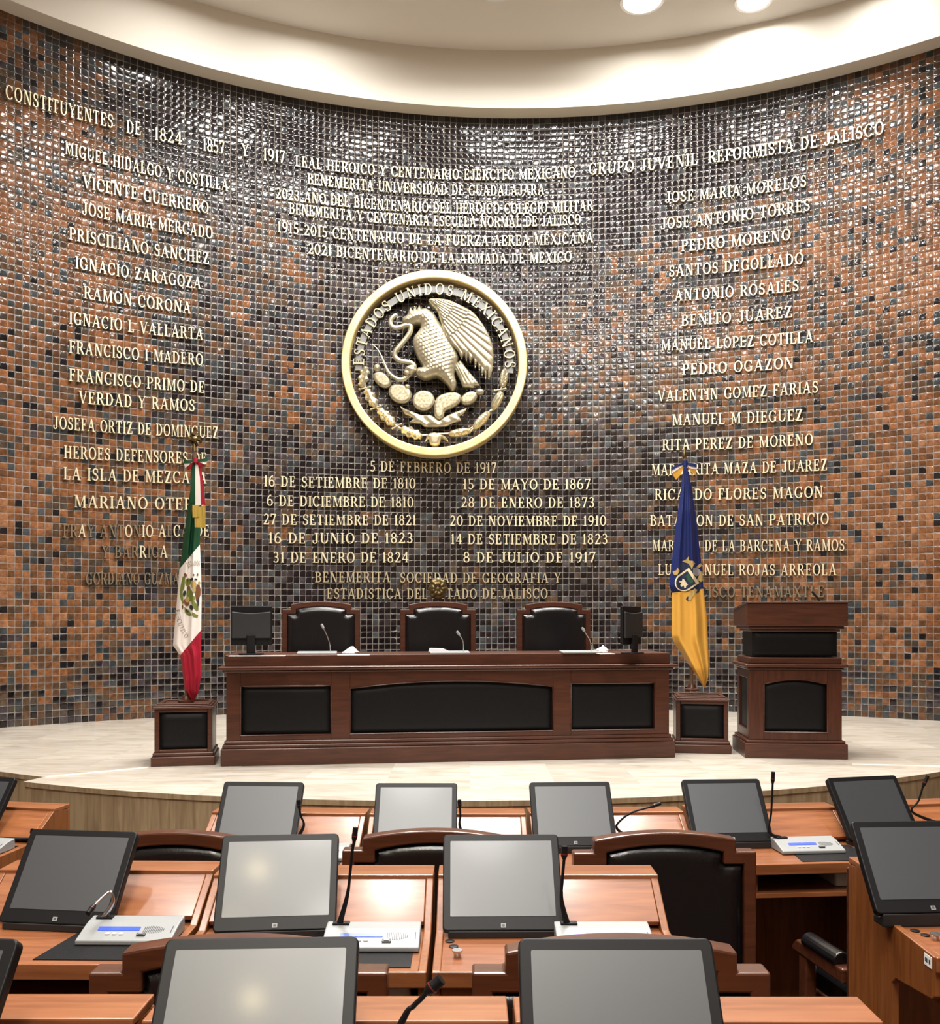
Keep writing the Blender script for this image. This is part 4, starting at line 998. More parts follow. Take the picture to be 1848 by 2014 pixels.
# ------------------------------------------------------------------ flags
def interp_x(tab, y):
    ys = [p[1] for p in tab]; xs = [p[0] for p in tab]; return np.interp(y, ys, xs)
def flag_cloth(t, org, D, Ltab, Rtab, strips, mats, depth, folds, nu=44):
    """draped cloth as a closed hanging bundle; silhouettes are given in photo pixels at distance D"""
    def fy(px, py, u=None):
        lx, rx = interp_x(Ltab, py), interp_x(Rtab, py); u_ = np.clip((px - lx) / max(rx - lx, 1e-3), 0, 1) if u is None else u
        q = depth * (max(1e-4, math.sin(PI * u_)) ** .55) * min(1.0, (rx - lx) / 40.0 + .15)
        a = sum(A * math.sin(2 * PI * fr * u_ + ph + py * k) for A, fr, ph, k in folds) * math.sin(PI * u_) ** .5 * min(1.0, (rx - lx) / 40.0)
        return q + a
    mb = MB()
    for mi, (Lp, Rp, nv) in enumerate(strips):
        for side in (1, -1):
            vs, fs = [], []
            def along(P, v):
                L_ = [0.0]
                for a, b in zip(P[:-1], P[1:]): L_.append(L_[-1] + math.hypot(b[0] - a[0], b[1] - a[1]))
                return np.array([np.interp(v * L_[-1], L_, [p[0] for p in P]), np.interp(v * L_[-1], L_, [p[1] for p in P])])
            for i in range(nv + 1):
                a, b = along(Lp, i / nv), along(Rp, i / nv)
                for k in range(nu + 1):
                    u = k / nu; q = a + (b - a) * u
                    d = fy(q[0], q[1], u if False else None)
                    y = D - d if side > 0 else D + .5 * d
                    w_ = W(q[0], q[1], D); vs.append((w_.x * (y / D) - org.x, y - org.y, CH + (w_.z - CH) * (y / D) - org.z))
            for i in range(nv):
                for k in range(nu):
                    j = i * (nu + 1) + k; fs.append((j, j + 1, j + nu + 2, j + nu + 1))
            mb.add(vs, fs, mi)
    o = mb.build('cloth', mats, t, smooth=180)
    def surf(px, py, eps):
        y = D - fy(px, py) - eps; w_ = W(px, py, D)
        return Vector((w_.x * (y / D) - org.x, y - org.y, CH + (w_.z - CH) * (y / D) - org.z))
    return o, surf
def patch(mb, surf, poly, eps, res=2.0):
    V, T, out = triangulate(poly, res)
    mb.add([surf(x, y, eps) for x, y in V], T)
def patches(name, mat, surf, polys, eps, parent, res=2.0):
    mb = MB()
    for p in polys: patch(mb, surf, p, eps, res)
    return mb.build(name, mat, parent, smooth=180)
def pole_parts(t, org, a, b, D, r=.016):
    p, q = W(*a, D) - org, W(*b, D) - org
    MB().tube([p, q], r, 12).build('pole', M['pole'], t, smooth=60)
    MB().lathe([(.065, 0), (.065, .014), (.04, .024), (.03, .055), (.018, .06)], 20).build('pole_foot', M['dark_x'], t, smooth=40, loc=p)
    return p, q

# tricolour flag
D1 = 7.66; org = W(366, 1381, D1); org.z = .478
f1 = thing('flag', 'furled green, white and red flag with eagle badge on a pole at left', 'flag', org)
pa, pb = pole_parts(f1, org, (366, 1381), (383, 880), D1)
Lt = [(380, 908), (376, 951), (368.5, 1002), (361, 1060), (352.6, 1119), (346, 1205), (340, 1269), (354, 1289), (356, 1300), (363, 1357), (372, 1372), (377, 1378)]
Rt = [(386, 908), (391, 951), (394, 1002), (394, 1040), (393, 1072), (395, 1120), (396.5, 1178), (395.5, 1245), (396, 1330), (390, 1363), (382, 1378)]
strips = [([(380, 908), (376, 951), (368.5, 1002), (361, 1060), (352.6, 1119)], [(386, 908), (391, 951), (394, 1002), (394, 1040), (393, 1071)], 60),
          ([(352.6, 1119), (346, 1205), (340, 1269), (354, 1289)], [(393, 1071), (395, 1120), (396.5, 1178), (395.5, 1239)], 60),
          ([(354, 1289), (356, 1300), (363, 1357), (372, 1372), (377, 1378)], [(395.5, 1239), (396, 1330), (390, 1363), (382, 1378)], 50)]
c1, s1 = flag_cloth(f1, org, D1, Lt, Rt, strips, [M['green'], M['white_cloth'], M['red']], .075, [(.022, 2.1, .6, .004), (.012, 3.4, 1.0, -.006)])
def z7(pts): return [(320 + x / 7.75, 1040 + y / 7.75) for x, y in pts]
def blob(x, y, rx, ry, rot=0, n=12): return z7(ellipse(x, y, rx, ry, rot, n))
bd = patches('eagle_badge', M['emb_green'], s1, [z7([(300, 730), (345, 720), (335, 800), (330, 880), (300, 960), (310, 1060), (320, 1130), (300, 1150), (265, 1050), (258, 960), (275, 850)]), blob(385, 810, 45, 60, 20), blob(410, 990, 50, 75, -10), blob(440, 1060, 55, 50, 0),
             blob(490, 1170, 35, 90, -30), z7([(325, 1190), (400, 1240), (440, 1320), (400, 1330), (335, 1270)]), z7([(450, 1270), (540, 1320), (530, 1355), (470, 1345), (440, 1310)])], .004, c1)
patches('badge_brown', M['emb_brown'], s1, [z7([(520, 850), (560, 860), (580, 930), (575, 1010), (550, 1060), (540, 1160), (510, 1090), (495, 1000), (500, 910)]), blob(345, 705, 22, 30, -30), blob(380, 785, 14, 25), blob(395, 900, 24, 30), blob(360, 1120, 40, 60, -20), blob(300, 1190, 14, 30), blob(470, 705, 12, 20), blob(530, 700, 12, 22)], .006, bd)
patches('badge_tan', M['emb_tan'], s1, [blob(470, 850, 45, 55), blob(375, 1080, 35, 45), blob(480, 930, 25, 40), blob(555, 830, 20, 30)], .008, bd)
patches('badge_dark', M['emb_dark'], s1, [blob(330, 985, 22, 45, 15), blob(435, 1200, 30, 40, -20), blob(540, 1120, 12, 70, 3), blob(370, 1250, 30, 12, 40), blob(440, 770, 30, 20, -30), blob(505, 770, 25, 14, 20)], .0095, bd)
def flag_text(parent, surf, text, path, h, mat, eps, flip=False):
    """flat letters along a photo-pixel path"""
    P = catmull(path, 10); L_ = [0]
    for a, b in zip(P[:-1], P[1:]): L_.append(L_[-1] + math.hypot(b[0] - a[0], b[1] - a[1]))
    tw_ = text_width(text); u = 0; mb = MB()
    for c in text:
        if c == ' ': u += SPACE; continue
        g = G[c][0]; q = (u + g / 2) / tw_ * L_[-1]; u += g + GAP
        x = np.interp(q, L_, [p[0] for p in P]); y = np.interp(q, L_, [p[1] for p in P]); x2 = np.interp(q + .5, L_, [p[0] for p in P]); y2 = np.interp(q + .5, L_, [p[1] for p in P])
        if q + .5 > L_[-1]: x2, y2 = x + (P[-1][0] - P[-2][0]), y + (P[-1][1] - P[-2][1])
        a = math.atan2(y2 - y, x2 - x); ca, sa = math.cos(a), math.sin(a); sx = L_[-1] / tw_
        for pl in G[c][1]:
            pts = [(x + (px - g / 2) * sx * ca + (py - .5) * h * sa, y + (px - g / 2) * sx * sa - (py - .5) * h * ca) for px, py in pl]
            mb.add([surf(a_, b_, eps) for a_, b_ in pts], [tuple(range(len(pts)))])
    return mb.build('badge_lettering', mat, parent)
flag_text(c1, s1, 'ESTADOS', [(368, 1112), (378, 1108), (393, 1108)], 10, M['emb_text'], .004)
flag_text(c1, s1, 'EJECUTIVO', [(348, 1199), (353, 1222), (361, 1243), (368, 1253)], 9, M['emb_text'], .004)
# ribbon bow with gold fringe
def ribbon_strip(mb, pts_l, pts_r, D, mi, org, th=.004, bulge=.0):
    vs = []
    n = len(pts_l)
    for off in (0, th):
        for i, (a, b) in enumerate(zip(pts_l, pts_r)):
            for p in (a, b): vs.append(W(p[0], p[1], D + off + bulge * math.sin(PI * i / max(1, n - 1))) - org)
    fs = []; m_ = 2 * n
    for i in range(n - 1):
        k = 2 * i
        fs += [(k, k + 1, k + 3, k + 2), (m_ + k, m_ + k + 2, m_ + k + 3, m_ + k + 1), (k, k + 2, m_ + k + 2, m_ + k), (k + 1, m_ + k + 1, m_ + k + 3, k + 3)]
    fs += [(0, m_, m_ + 1, 1), (m_ - 2, m_ - 1, 2 * m_ - 1, 2 * m_ - 2)]
    mb.add(vs, fs, mi)
rb = MB(); DR_ = D1 - .12
ribbon_strip(rb, [(377, 905), (375, 940), (374, 985), (377, 993)], [(384, 905), (384, 940), (384, 985), (384.5, 993)], DR_, 0, org, bulge=-.012)
ribbon_strip(rb, [(384, 905), (384, 940), (384, 993)], [(388, 905), (393, 940), (395, 993)], DR_ - .004, 1, org, bulge=-.014)
ribbon_strip(rb, [(388, 905), (393, 940), (395, 993)], [(393, 905), (398, 940), (404, 993)], DR_ - .002, 2, org, bulge=-.012)
ribbon_strip(rb, [(382, 902), (372, 906), (361, 903)], [(382, 906), (373, 911), (360, 911)], DR_ - .01, 0, org, bulge=-.02)
ribbon_strip(rb, [(382, 905), (372, 909), (361, 911)], [(381, 908), (371, 915), (364, 920)], DR_ - .006, 1, org, bulge=-.02)
ribbon_strip(rb, [(381, 908), (374, 910), (369, 916)], [(379, 912), (376, 922), (367, 926)], DR_ - .002, 2, org, bulge=-.02)
ribbon_strip(rb, [(384, 903), (396, 903), (408, 899)], [(384, 907), (396, 908), (408, 907)], DR_ - .01, 0, org, bulge=-.02)
ribbon_strip(rb, [(386, 906), (397, 908), (407, 907)], [(387, 908), (399, 912), (406, 912)], DR_ - .006, 1, org, bulge=-.02)
ribbon_strip(rb, [(385, 906), (392, 909), (400, 912)], [(384, 911), (391, 916), (396, 921)], DR_ - .002, 2, org, bulge=-.02)
rbo = rb.build('ribbon_bow', [M['green'], M['white_cloth'], M['red']], f1, smooth=50)
MB().tube([W(384, 901, DR_ - .02) - org, W(384, 910, DR_ - .02) - org], .02, 10).build('ribbon_knot', M['red'], rbo, smooth=60)
fr = MB(); ribbon_strip(fr, [(378, 993), (378, 1005), (378.5, 1018)], [(392, 993), (392, 1005), (392, 1017)], DR_ - .008, 0, org, .008); ribbon_strip(fr, [(383, 1000), (382.5, 1020), (383, 1037)], [(404, 993), (404, 1015), (404, 1038)], DR_ - .004, 0, org, .008)
fr.build('gold_fringe', M['fringe'], rbo)
# finial: pierced brass badge of small leaves
fz = MB(); c0 = W(382.5, 864, D1) - org
rg = random.Random(5)
for k in range(16):
    a = 2 * PI * k / 16; r_ = .045 + .012 * (k % 2)
    fz.tube([c0 + Vector((r_ * .45 * math.cos(a), rg.uniform(-.015, .015), r_ * .45 * math.sin(a))), c0 + Vector((r_ * math.cos(a), rg.uniform(-.012, .012), r_ * .95 * math.sin(a)))], [.006, .011], 6)
fz.lathe([(.004, -.028), (.024, -.018), (.032, 0), (.024, .018), (.004, .028)], 12, M=Matrix.Translation(c0))
fz.tube([c0 + Vector((0, 0, -.10)), c0 + Vector((0, 0, -.05)), c0 + Vector((0, 0, -.02))], [.02, .014, .008], 10)
fz.build('finial', M['old_brass'], f1, smooth=50)

# state flag
D2 = 8.36; org2 = W(1360, 1358, D2); org2.z = .478
f2 = thing('flag', 'furled blue over yellow flag with shield badge on a pole at right', 'flag', org2)
pole_parts(f2, org2, (1360, 1358), (1346, 899), D2)
Lt2 = [(1344, 906), (1340, 953), (1331, 1016), (1321, 1099), (1315.6, 1153), (1321, 1166), (1320.6, 1251), (1324.5, 1263), (1384, 1353)]
Rt2 = [(1348, 906), (1359, 953), (1370.5, 1032), (1381.6, 1134), (1383, 1156), (1389.6, 1213), (1394, 1309), (1393, 1331), (1386, 1353)]
strips = [([(1344, 906), (1340, 953), (1331, 1016), (1321, 1099), (1315.6, 1153), (1321, 1166)], [(1348, 906), (1359, 953), (1370.5, 1032), (1381.6, 1134), (1383, 1158)], 70),
          ([(1321, 1166), (1320.6, 1251), (1324.5, 1263), (1384, 1353)], [(1383, 1158), (1389.6, 1213), (1394, 1309), (1393, 1331), (1386, 1353)], 70)]
c2, s2 = flag_cloth(f2, org2, D2, Lt2, Rt2, strips, [M['blue'], M['yellow']], .085, [(.024, 2.3, 2.0, .002), (.012, 3.6, .4, .003)])
def z12(pts): return [(1290 + x / 11.85, 1050 + y / 11.85) for x, y in pts]
def shield(k=1.0):
    tc_, rc_, cc = np.array((735, 845.)), np.array((945, 1150.)), np.array((690, 1120.))
    ax = (rc_ - tc_) / np.linalg.norm(rc_ - tc_); dn = np.array((-ax[1], ax[0]))      # down the shield: towards lower left
    w_ = np.linalg.norm(rc_ - tc_); h_ = 430.0; pts = [tc_, rc_]
    for k_ in range(1, 14):
        a = PI * k_ / 14; pts.append(rc_ * (1 + math.cos(a)) / 2 + tc_ * (1 - math.cos(a)) / 2 + dn * (h_ * .50 + h_ * .50 * math.sin(a)))
    pts = [np.array(p) for p in pts]; c = sum(pts) / len(pts)
    return z12([tuple(c + (p - c) * k) for p in pts])
sh = patches('shield_badge', M['emb_dark'], s2, [shield(1.28)], .004, c2)
patches('badge_border', M['emb_cream'], s2, [shield(1.17)], .006, sh)
patches('badge_field', M['emb_navy'], s2, [shield(.95)], .008, sh)
patches('badge_stripe', M['emb_leaf'], s2, [z12([(745, 930), (880, 1120), (800, 1170), (665, 985)])], .010, sh)
patches('badge_gold', M['emb_cream'], s2, [z12([(615, 1040), (650, 1060), (740, 1190), (700, 1210), (690, 1260), (660, 1270), (640, 1200), (590, 1240), (560, 1190), (590, 1160), (530, 1120), (545, 1090), (600, 1100)])], .0105, sh)
patches('badge_mantling', M['emb_tan'], s2, [z12([(600, 640), (690, 600), (760, 520), (760, 620), (860, 630), (910, 690), (870, 740), (830, 830), (800, 760), (740, 690), (640, 660)]), z12([(380, 880), (470, 850), (500, 780), (550, 860), (490, 960), (420, 960)]), z12([(940, 760), (1040, 680), (1075, 740), (1000, 790)]), z12([(1020, 860), (1080, 900), (1085, 1100), (1040, 1120), (950, 1070), (990, 980)]), z12([(770, 1390), (900, 1270), (960, 1310), (880, 1430), (800, 1560), (740, 1540)])], .005, sh)
patches('badge_helmet', M['emb_grey'], s2, [z12([(860, 800), (960, 770), (1030, 860), (1010, 960), (930, 990), (860, 930)])], .007, sh)
for pl in ([(540, 690), (620, 670), (760, 720), (790, 800), (700, 830), (560, 870), (530, 780)], [(940, 1190), (1010, 1140), (1050, 1210), (1000, 1360), (930, 1390), (960, 1300)], [(690, 1520), (740, 1450), (770, 1530), (740, 1560)]):
    patches('badge_plume', M['emb_navy'], s2, [z12(pl)], .0045, sh)
rb = MB(); DR2 = D2 - .11
ribbon_strip(rb, [(1345, 909), (1332, 914), (1319, 920)], [(1345, 913), (1333, 918), (1319, 926)], DR2 - .01, 0, org2, bulge=-.02)
ribbon_strip(rb, [(1345, 912), (1332, 918), (1320, 926)], [(1344, 916), (1333, 923), (1321, 931)], DR2 - .006, 1, org2, bulge=-.02)
ribbon_strip(rb, [(1344, 915), (1333, 923), (1321, 931)], [(1343, 922), (1338, 934), (1329, 944)], DR2 - .002, 2, org2, bulge=-.02)
ribbon_strip(rb, [(1348, 909), (1358, 911), (1370, 913)], [(1348, 913), (1358, 917), (1370, 919)], DR2 - .01, 0, org2, bulge=-.02)
ribbon_strip(rb, [(1348, 912), (1358, 917), (1370, 918)], [(1349, 916), (1359, 922), (1370, 923)], DR2 - .006, 1, org2, bulge=-.02)
ribbon_strip(rb, [(1349, 915), (1359, 922), (1370, 922)], [(1352, 920), (1361, 931), (1368, 934)], DR2 - .002, 2, org2, bulge=-.02)
rbo = rb.build('ribbon_bow', [M['blue'], M['white_cloth'], M['yellow']], f2, smooth=50)
MB().tube([W(1347, 906, DR2 - .02) - org2, W(1347, 917, DR2 - .02) - org2], .02, 10).build('ribbon_knot', M['blue'], rbo, smooth=60)
c0 = W(1345.5, 890, D2) - org2
MB().tube([c0 + Vector((0, 0, -.06)), c0 + Vector((0, 0, -.02)), c0 + Vector((0, 0, .0)), c0 + Vector((0, 0, .045))], [.014, .022, .016, .003], 12).build('finial', M['old_brass'], f2, smooth=50)

# ------------------------------------------------------------------ deputies' desks
DW = 0.706
SLOPE = [(-.120, .893), (-.262, .800), (-.252, .785), (-.110, .875)]
def make_desk(open_left=False):
    t = thing('deputy_desk', '', 'desk'); w = DW / 2; k = .023
    side = [(-.02, 0), (-.02, .883), (-.118, .896), (-.292, .783), (-.60, .775), (-.605, .665), (-.585, .650), (-.36, .622), (-.335, .60), (-.335, 0)]
    for sx in (-1, 1):
        x0, x1 = sorted((sx * w, sx * (w - k)))
        MB().prism(side, x0, x1, 'x').build('side_panel', M['wood_z'], t, bevel=.003)
    MB().box(-w, w, -.02, 0, 0, .883).build('back_panel', M['wood_z'], t, bevel=.002)
    MB().box(-w, w, -.122, 0.0, .8855, .905).build('ledge', M['wood_x'], t, bevel=.003)
    MB().prism(SLOPE, -w + k + .001, w - k - .001, 'x').build('sloped_panel', M['wood_x'], t, bevel=.002)
    MB().box(-w + k, w - k, -.603, -.021, .750, .7745).build('desktop', M['wood_x'], t, bevel=.002)
    MB().box(-w, w, -.617, -.606, .735, .779).build('front_edging', M['wood_x'], t, bevel=.003)
    MB().prism([(-.02, -.575), (w - .045, -.575), (w - .045, -.315), (.015, -.315)], .7746, .7770, 'z').build('writing_pad', M['leather_matt'], t)
    # open shelf under the desktop
    a = -w + k; b = w - k
    sh = MB(); sh.box(a, b, -.59, -.15, .632, .652); sh.box(a, a + .105, -.59, -.57, .652, .75); sh.box(a + .105, a + .12, -.57, -.15, .652, .75)
    sh.build('shelf', M['wood_x'], t, bevel=.002)
    MB().box(a + .12, b, -.165, -.15, .652, .75).build('shelf_back', M['black_matt'], t)
    MB().box(a, b, -.10, -.085, 0, .63).build('modesty_panel', M['wood_z'], t)
    return t
desk0 = None
def desk(pl, pr, yl, fl, yaw, label, group):
    """pl, pr = photo columns of the left and right ledge corners, yl = ledge row"""
    global desk0
    D = (CH - (fl + .905)) * F / (yl - PY0); x = ((pl + pr) / 2 - PX0) / F * D
    if desk0 is None: desk0 = make_desk(); t = desk0
    else: t = copy_tree(desk0)
    t.location = (x, D, fl); t.rotation_euler = (0, 0, math.radians(yaw))
    tag(t, label, 'desk', group); return t
G3, G2, G1 = 'desks of the row nearest the dais', 'desks of the middle row', 'desks of the row nearest the camera'
d3a = desk(-142, 155, 1575.5, FL3, -10, 'wooden desk at far left of the farthest row, left of the aisle gap', G3)
d3b = desk(431, 727, 1588, FL3, -3, 'wooden desk of the farthest row, first right of the aisle gap', G3)
d3c = desk(732, 1030, 1590, FL3, 0, 'wooden desk of the farthest row under the pale grey middle screen', G3)
d3d = desk(1035, 1332, 1587, FL3, 2.5, 'wooden desk of the farthest row behind the fully visible tall chair', G3)
d3e = desk(1337, 1626, 1580, FL3, 5, 'wooden desk of the farthest row with open shelf holding a grey box', G3)
d3f = desk(1632, 1916, 1572, FL3, 9, 'wooden desk at far right of the farthest row', G3)
d2a = desk(22, 450, 1692, FL2, -1, 'wooden desk at left of the middle row with bare orange desktop and black pad', G2)
d2b = desk(438, 856, 1701, FL2, 0, 'wooden desk of the middle row under the brightest screen', G2)
d2c = desk(859, 1284, 1701, FL2, 0, 'wooden desk of the middle row with small round grommets at its left edge', G2)
d2d = desk(1668, 2070, 1685, FL2, 0, 'wooden desk at right edge of the middle row showing its whole side panel', G2)
d1a = desk(-376, 311, 1954, FL1, 0, 'wooden desk at bottom left, nearest the camera', G1)
d1b = desk(317, 997, 1958, FL1, 0, 'wooden desk at bottom centre, nearest the camera', G1)
d1c = desk(1003, 1690, 1959, FL1, 0, 'wooden desk at bottom right, nearest the camera', G1)

# touch monitors
def make_monitor():
    t = thing('touch_monitor', '', 'monitor'); w, h = .364, .305; TL = math.radians(36)
    # panel frame: x across, z up the panel, -y towards the deputy; tilted back by the part's own rotation
    mb = MB(); mb.prism(rrect(w, h, .014, 5, 0, h / 2), 0, .026, 'y')
    mb.prism(rrect(w - .05, h - .06, .02, 5, 0, h / 2), .026, .036, 'y')
    ps = [mb.build('housing', M['black'], t, bevel=.004, seg=3)]
    ps.append(MB().prism(rrect(w - .046, h - .066, .003, 2, 0, h / 2 + .010), -.0012, .002, 'y').build('screen', M['screen'], t))
    ps.append(MB().box(-.0075, .0075, -.0014, .001, .009, .022).box(-.004, .004, -.0016, -.0012, .012, .019, mi=1).build('maker_badge', [M['silver'], M['grey_dark']], t))
    for p in ps: p.location = (0, 0, .022); p.rotation_euler = (-TL, 0, 0)
    mb = MB(); mb.prism([(-.005, 0), (.060, 0), (.060, .012), (.020, .014), (-.005, .022)], -.165, .165, 'x'); mb.build('foot', M['black_matt'], t, bevel=.003)
    return t
mon0 = None
def monitor(d, px, yaw, label, group, dy=-.335, tilt=36, lift=0.0):
    global mon0
    c, s_ = math.cos(d.rotation_euler.z), math.sin(d.rotation_euler.z)
    x = (px - PX0) / F * (d.location.y - .20)
    lx = (x - d.location.x) / c
    if mon0 is None: mon0 = make_monitor(); t = mon0
    else: t = copy_tree(mon0)
    t.location = (d.location.x + c * lx - s_ * dy, d.location.y + s_ * lx + c * dy, d.location.z + .7747)
    t.rotation_euler = (0, 0, math.radians(yaw)); tag(t, label, 'monitor', group)
    for ch in t.children:
        if ch.name.split('.')[0] != 'foot': ch.rotation_euler = (-math.radians(tilt), 0, 0); ch.location = (0, 0, .022 + lift)
        else: ch.scale = (1, 1, 1 + lift / .022)
    return t
S3, S2, S1 = 'screens of the row nearest the dais', 'screens of the middle row', 'screens of the row nearest the camera'
monitor(d3a, -38, -13, 'black touch screen cut by the left edge of the photo, farthest row', S3, lift=.008)
monitor(d3b, 518, -3, 'dark grey touch screen leftmost of the five farthest-row screens right of the aisle', S3, lift=.008)
monitor(d3c, 818, 0, 'lighter grey touch screen in the farthest row below the middle presidium chair', S3, lift=.008)
monitor(d3d, 1119, 3, 'grey touch screen in the farthest row left of the flat bent microphone', S3, lift=.008)
monitor(d3e, 1412, 4, 'dark touch screen in the farthest row left of the upright microphone', S3, lift=.008)
monitor(d3f, 1688, 13, 'dark touch screen in the farthest row below the lectern, rightmost and turned', S3, lift=.008)
monitor(d2a, 145, -7, 'dark touch screen at left of the middle row with a bent silver microphone', S2)
monitor(d2b, 557, 5, 'pale touch screen with a yellow lamp reflection in the middle row', S2)
monitor(d2c, 987, 1, 'pale grey touch screen in the middle row right of the lamp-reflecting one', S2)
monitor(d2d, 1797, 3, 'dark touch screen cut by the right edge of the photo', S2, lift=.02)
monitor(d1a, -185, -5, 'black touch screen corner at the bottom left edge', S1, lift=.034)
monitor(d1b, 512, 2.5, 'large pale touch screen at bottom left with a yellow lamp reflection', S1, tilt=40, lift=.042)
monitor(d1c, 1216, 0, 'large dark grey touch screen at bottom right', S1, lift=.034)

# conference units with gooseneck microphones
def console(d, stem, label, group, dx=.185, dy=-.395, head=1.0, thick=.0045, chrome=False):
    t = thing('conference_unit', label, 'conference unit', (0, 0, 0), d.rotation_euler.z, group)
    c, s_ = math.cos(d.rotation_euler.z), math.sin(d.rotation_euler.z)
    loc = Vector((d.location.x + c * dx - s_ * dy, d.location.y + s_ * dx + c * dy, d.location.z + .7772)); t.location = loc
    w, dp = .28, .135
    prof = [(-dp / 2, 0), (dp / 2, 0), (dp / 2, .046), (.02, .040), (-dp / 2, .014)]
    MB().prism(prof, -w / 2, w / 2, 'x').build('body', M['silver'], t, bevel=.004, seg=3)
    sl = math.atan2(.026, dp / 2 + .02)
    Mt = Matrix.Translation((0, -.024, .0272)) @ Matrix.Rotation(sl, 4, 'X')
    MB().prism(rrect(.125, .018, .003, 2, -.03, .012), 0, .0015, 'z', M=Mt).build('display', M['blue_lcd'], t)
    gr = MB()
    for k in range(12):
        x = .045 + .0052 * k; hh = .017 * math.sqrt(max(.05, 1 - ((k - 4) / 7.5) ** 2)); gr.box(x, x + .0018, .008 - hh, .008 + hh, 0, .0012, M=Mt)
    gr.box(.126, .1285, -.005, .027, 0, .0012, M=Mt)
    o = gr.build('speaker_grille', M['grey_dark'], t); o['kind'] = 'stuff'
    for k in range(3): MB().prism(rrect(.013, .007, .002, 2, -.055 + .02 * k, -.014), 0, .003, 'z', M=Mt).build('button', M['paper'], t)
    MB().prism(rrect(.026, .012, .002, 2, .045, -.018), 0, .005, 'z', M=Mt).box(.038, .052, -.021, -.015, .005, .007, mi=1, M=Mt).build('talk_button', [M['grey_dark'], M['silver']], t)
    base = Vector((-w / 2 + .038, dp / 2 - .018, .044))
    Di = (Matrix.Translation(loc) @ Matrix.Rotation(d.rotation_euler.z, 4, 'Z')).inverted()
    Dm = (Matrix.Translation(loc) @ Matrix.Rotation(d.rotation_euler.z, 4, 'Z') @ base).y
    q = [Di @ W(p[0], p[1], Dm + (p[2] if len(p) > 2 else 0)) for p in stem]
    mk = MB().box(base.x - .02, base.x + .03, base.y - .012, base.y + .014, .043, .049).build('microphone_socket', M['black'], t, bevel=.002)
    pts = catmull([tuple(base)] + [tuple(v) for v in q[:-1]], 5)
    MB().tube(pts, [thick * 2.2 - thick * 1.2 * min(1, i / 7) for i in range(len(pts))], 8).build('gooseneck', M['steel'] if chrome else M['black'], t, smooth=60)
    a, b = q[-2], q[-1]; dv = (b - a)
    L_ = dv.length; dv.normalize(); r = .0085 * head
    hd = MB().tube([a - dv * .002, a + dv * L_ * .25, a + dv * L_ * .5, a + dv * L_ * .55, a + dv * L_], [thick, r, r, r * .95, r * .95], 14).build('microphone_head', M['black'], t, smooth=40)
    MB().tube([a + dv * L_ * .36, a + dv * L_ * .44], [r * 1.05, r * 1.05], 14).build('lamp_ring', M['red_band'], hd, smooth=40)
    return t
U3, U2 = 'conference units of the row nearest the dais', 'conference units of the middle row'
console(d3a, [(60, 1650), (62, 1640), (64, 1630)], 'grey conference unit at the left edge with a black strip display', U3, dx=.185, dy=-.43)
console(d3b, [(597, 1625), (592, 1606), (588, 1590), (587, 1573)], 'conference unit whose black microphone stands before the leftmost farthest-row screen', U3)
console(d3c, [(904, 1625), (905, 1605), (904, 1588), (903, 1573)], 'conference unit with upright microphone beside the lighter grey farthest-row screen', U3)
console(d3d, [(1213, 1630), (1222, 1612), (1245, 1597), (1279, 1587), (1299, 1580)], 'conference unit with low bent microphone leaning right behind the tall chair', U3)
console(d3e, [(1512, 1636), (1516, 1600), (1518, 1565), (1519, 1541), (1520, 1518)], 'silver conference unit with blue display and tall upright microphone, right aisle', U3, dx=.085)
console(d3f, [(1797, 1600), (1806, 1575), (1814, 1548), (1824, 1526)], 'conference unit with slanted microphone at the far right of the farthest row', U3)
console(d2a, [(222, 1775), (219, 1756), (213, 1755), (196, 1770, -.05), (186, 1780, -.08), (173, 1797, -.11)], 'silver conference unit on a black pad with a drooping microphone, middle row left', U2, dx=.188, chrome=True)
console(d2b, [(683, 1760), (689, 1710), (693, 1672), (696, 1655), (699, 1627)], 'silver conference unit with bright blue display in the middle of the picture', U2)
console(d2c, [(1104, 1770), (1106, 1725), (1108, 1702), (1109, 1690), (1110, 1664)], 'silver conference unit half hidden behind the nearest chair top at right', U2, head=1.15, dx=.14)
console(d1b, [(790, 2010), (812, 1980), (828, 1964), (838, 1952), (868, 1926)], 'conference unit at the bottom edge with large black microphone head', 'nearest conference unit', head=1.25)

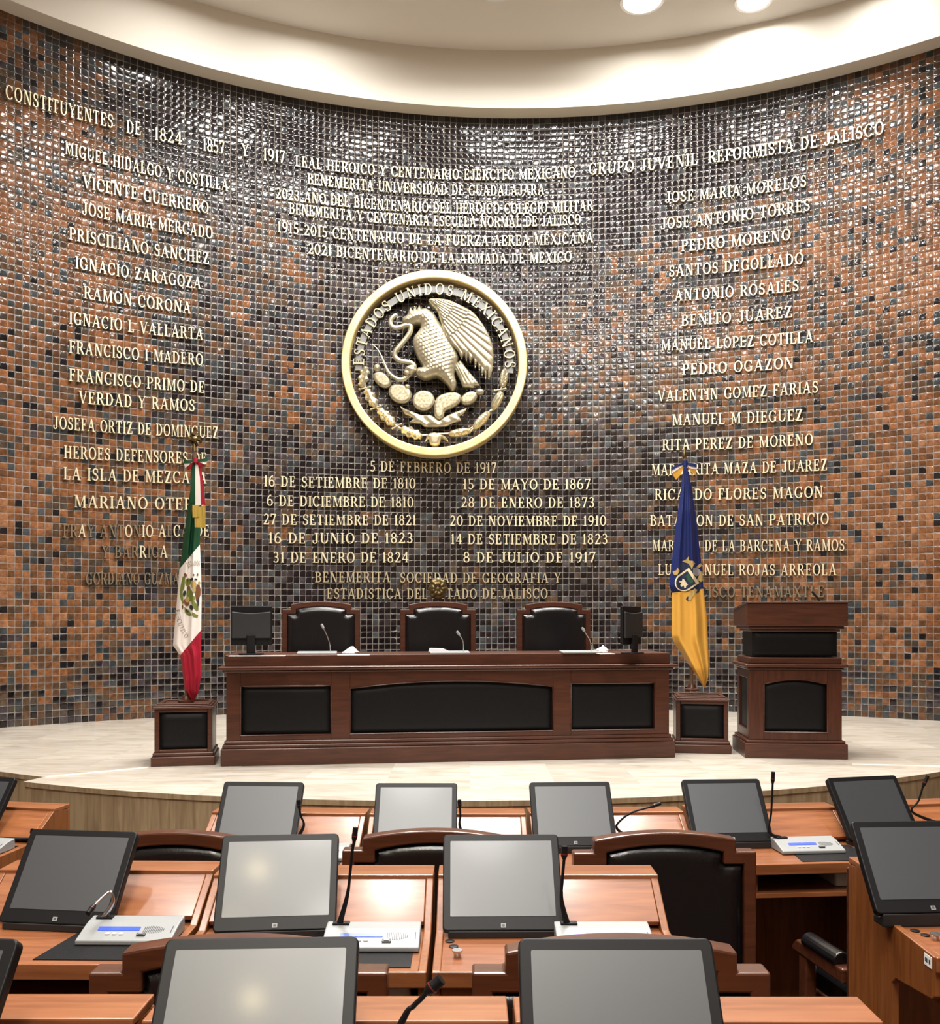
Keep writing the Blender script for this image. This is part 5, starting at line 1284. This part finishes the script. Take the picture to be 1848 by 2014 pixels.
# small things on and in the desks
def on_desk(d, x, y, z): return Matrix.Translation(d.location) @ Matrix.Rotation(d.rotation_euler.z, 4, 'Z') @ Vector((x, y, z))
def device(d, x, y, label, w=.15, h=.055):
    p = on_desk(d, x, y, .653); o = MB().prism(rrect(w, .20, .012, 4), 0, h, 'z').build('device_box', M['device'], bevel=.004, loc=p); o.rotation_euler = (0, 0, d.rotation_euler.z); tag(o, label, 'box')
device(d3e, .225, -.42, 'grey box inside the open shelf of the farthest-row desk at right')
device(d2b, .245, -.44, 'grey box inside the shelf of the middle-row desk, behind the big microphone', .12)
for d, x, ys, lab in ((d2c, -.31, (-.365, -.41, -.49), 'middle-row desk with grommets'), (d2d, -.303, (-.38, -.42, -.455), 'right-edge desk')):
    for k, y in enumerate(ys):
        p = on_desk(d, x + .012 * k, y, .7746); cap = k == 2
        o = MB().lathe([(.013, 0), (.014, .003), (.011, .004)] if not cap else [(.010, 0), (.011, .012), (.015, .016), (.015, .020)], 16).build('cable_grommet' if not cap else 'desk_knob', M['black'] if not cap else M['steel'], smooth=40, loc=p)
        tag(o, ['farther black cable grommet on the ', 'nearer black cable grommet on the ', 'small metal knob on the '][k] + lab, 'grommet' if not cap else 'knob')
p = on_desk(d2d, -DW / 2 - .0003, -.565, .752)
o = MB().box(-.001, 0, -.022, .022, -.016, .016).box(-.0015, -.001, -.014, -.006, -.006, .006, mi=1).box(-.0015, -.001, .002, .016, -.006, .006, mi=1).build('inventory_sticker', [M['paper'], M['grey_dark']], loc=p); tag(o, 'small white sticker on the side of the right-edge desk', 'sticker')
for d, pts, lab in ((d2d, [(.0, -.30, .60), (.02, -.36, .50), (-.01, -.38, .30), (-.02, -.34, .02)], 'black cable hanging under the right-edge desk'), (d3e, [(-.14, -.42, .62), (-.18, -.42, .57), (-.25, -.42, .53), (-.29, -.40, .525)], 'black cable looping under the farthest-row desk with the open shelf')):
    o = MB().tube(catmull([tuple(on_desk(d, *q)) for q in pts], 6), .008, 8).build('cable', M['black_matt'], smooth=60); tag(o, lab, 'cable')

# deputies' chairs (seen from behind, facing the dais)
CG = "deputies' chairs"
def hall_chair(px, D, fl, rz, label):
    x = (px - PX0) / F * D
    return chair('hall', x, D + .30, fl, math.radians(rz), label, CG)
hall_chair(350, 3.57, FL3, -3, 'chair top with black leather between the left dark screen and the bright screen')
hall_chair(852, 3.60, FL3, 0, 'chair top partly hidden behind the two pale middle-row screens')
hall_chair(1303, 3.57, FL3, 2, 'tall wooden chair with black leather back standing in the right aisle gap')
hall_chair(467, 2.20, FL2, 0, 'chair behind the large pale screen at bottom left')
hall_chair(1222, 2.20, FL2, 0, 'chair behind the large dark screen at bottom right')
o = hall_chair(1832, 3.36, FL3, 10, 'chair at right showing only its padded arm and black seat beside the desk side panel')
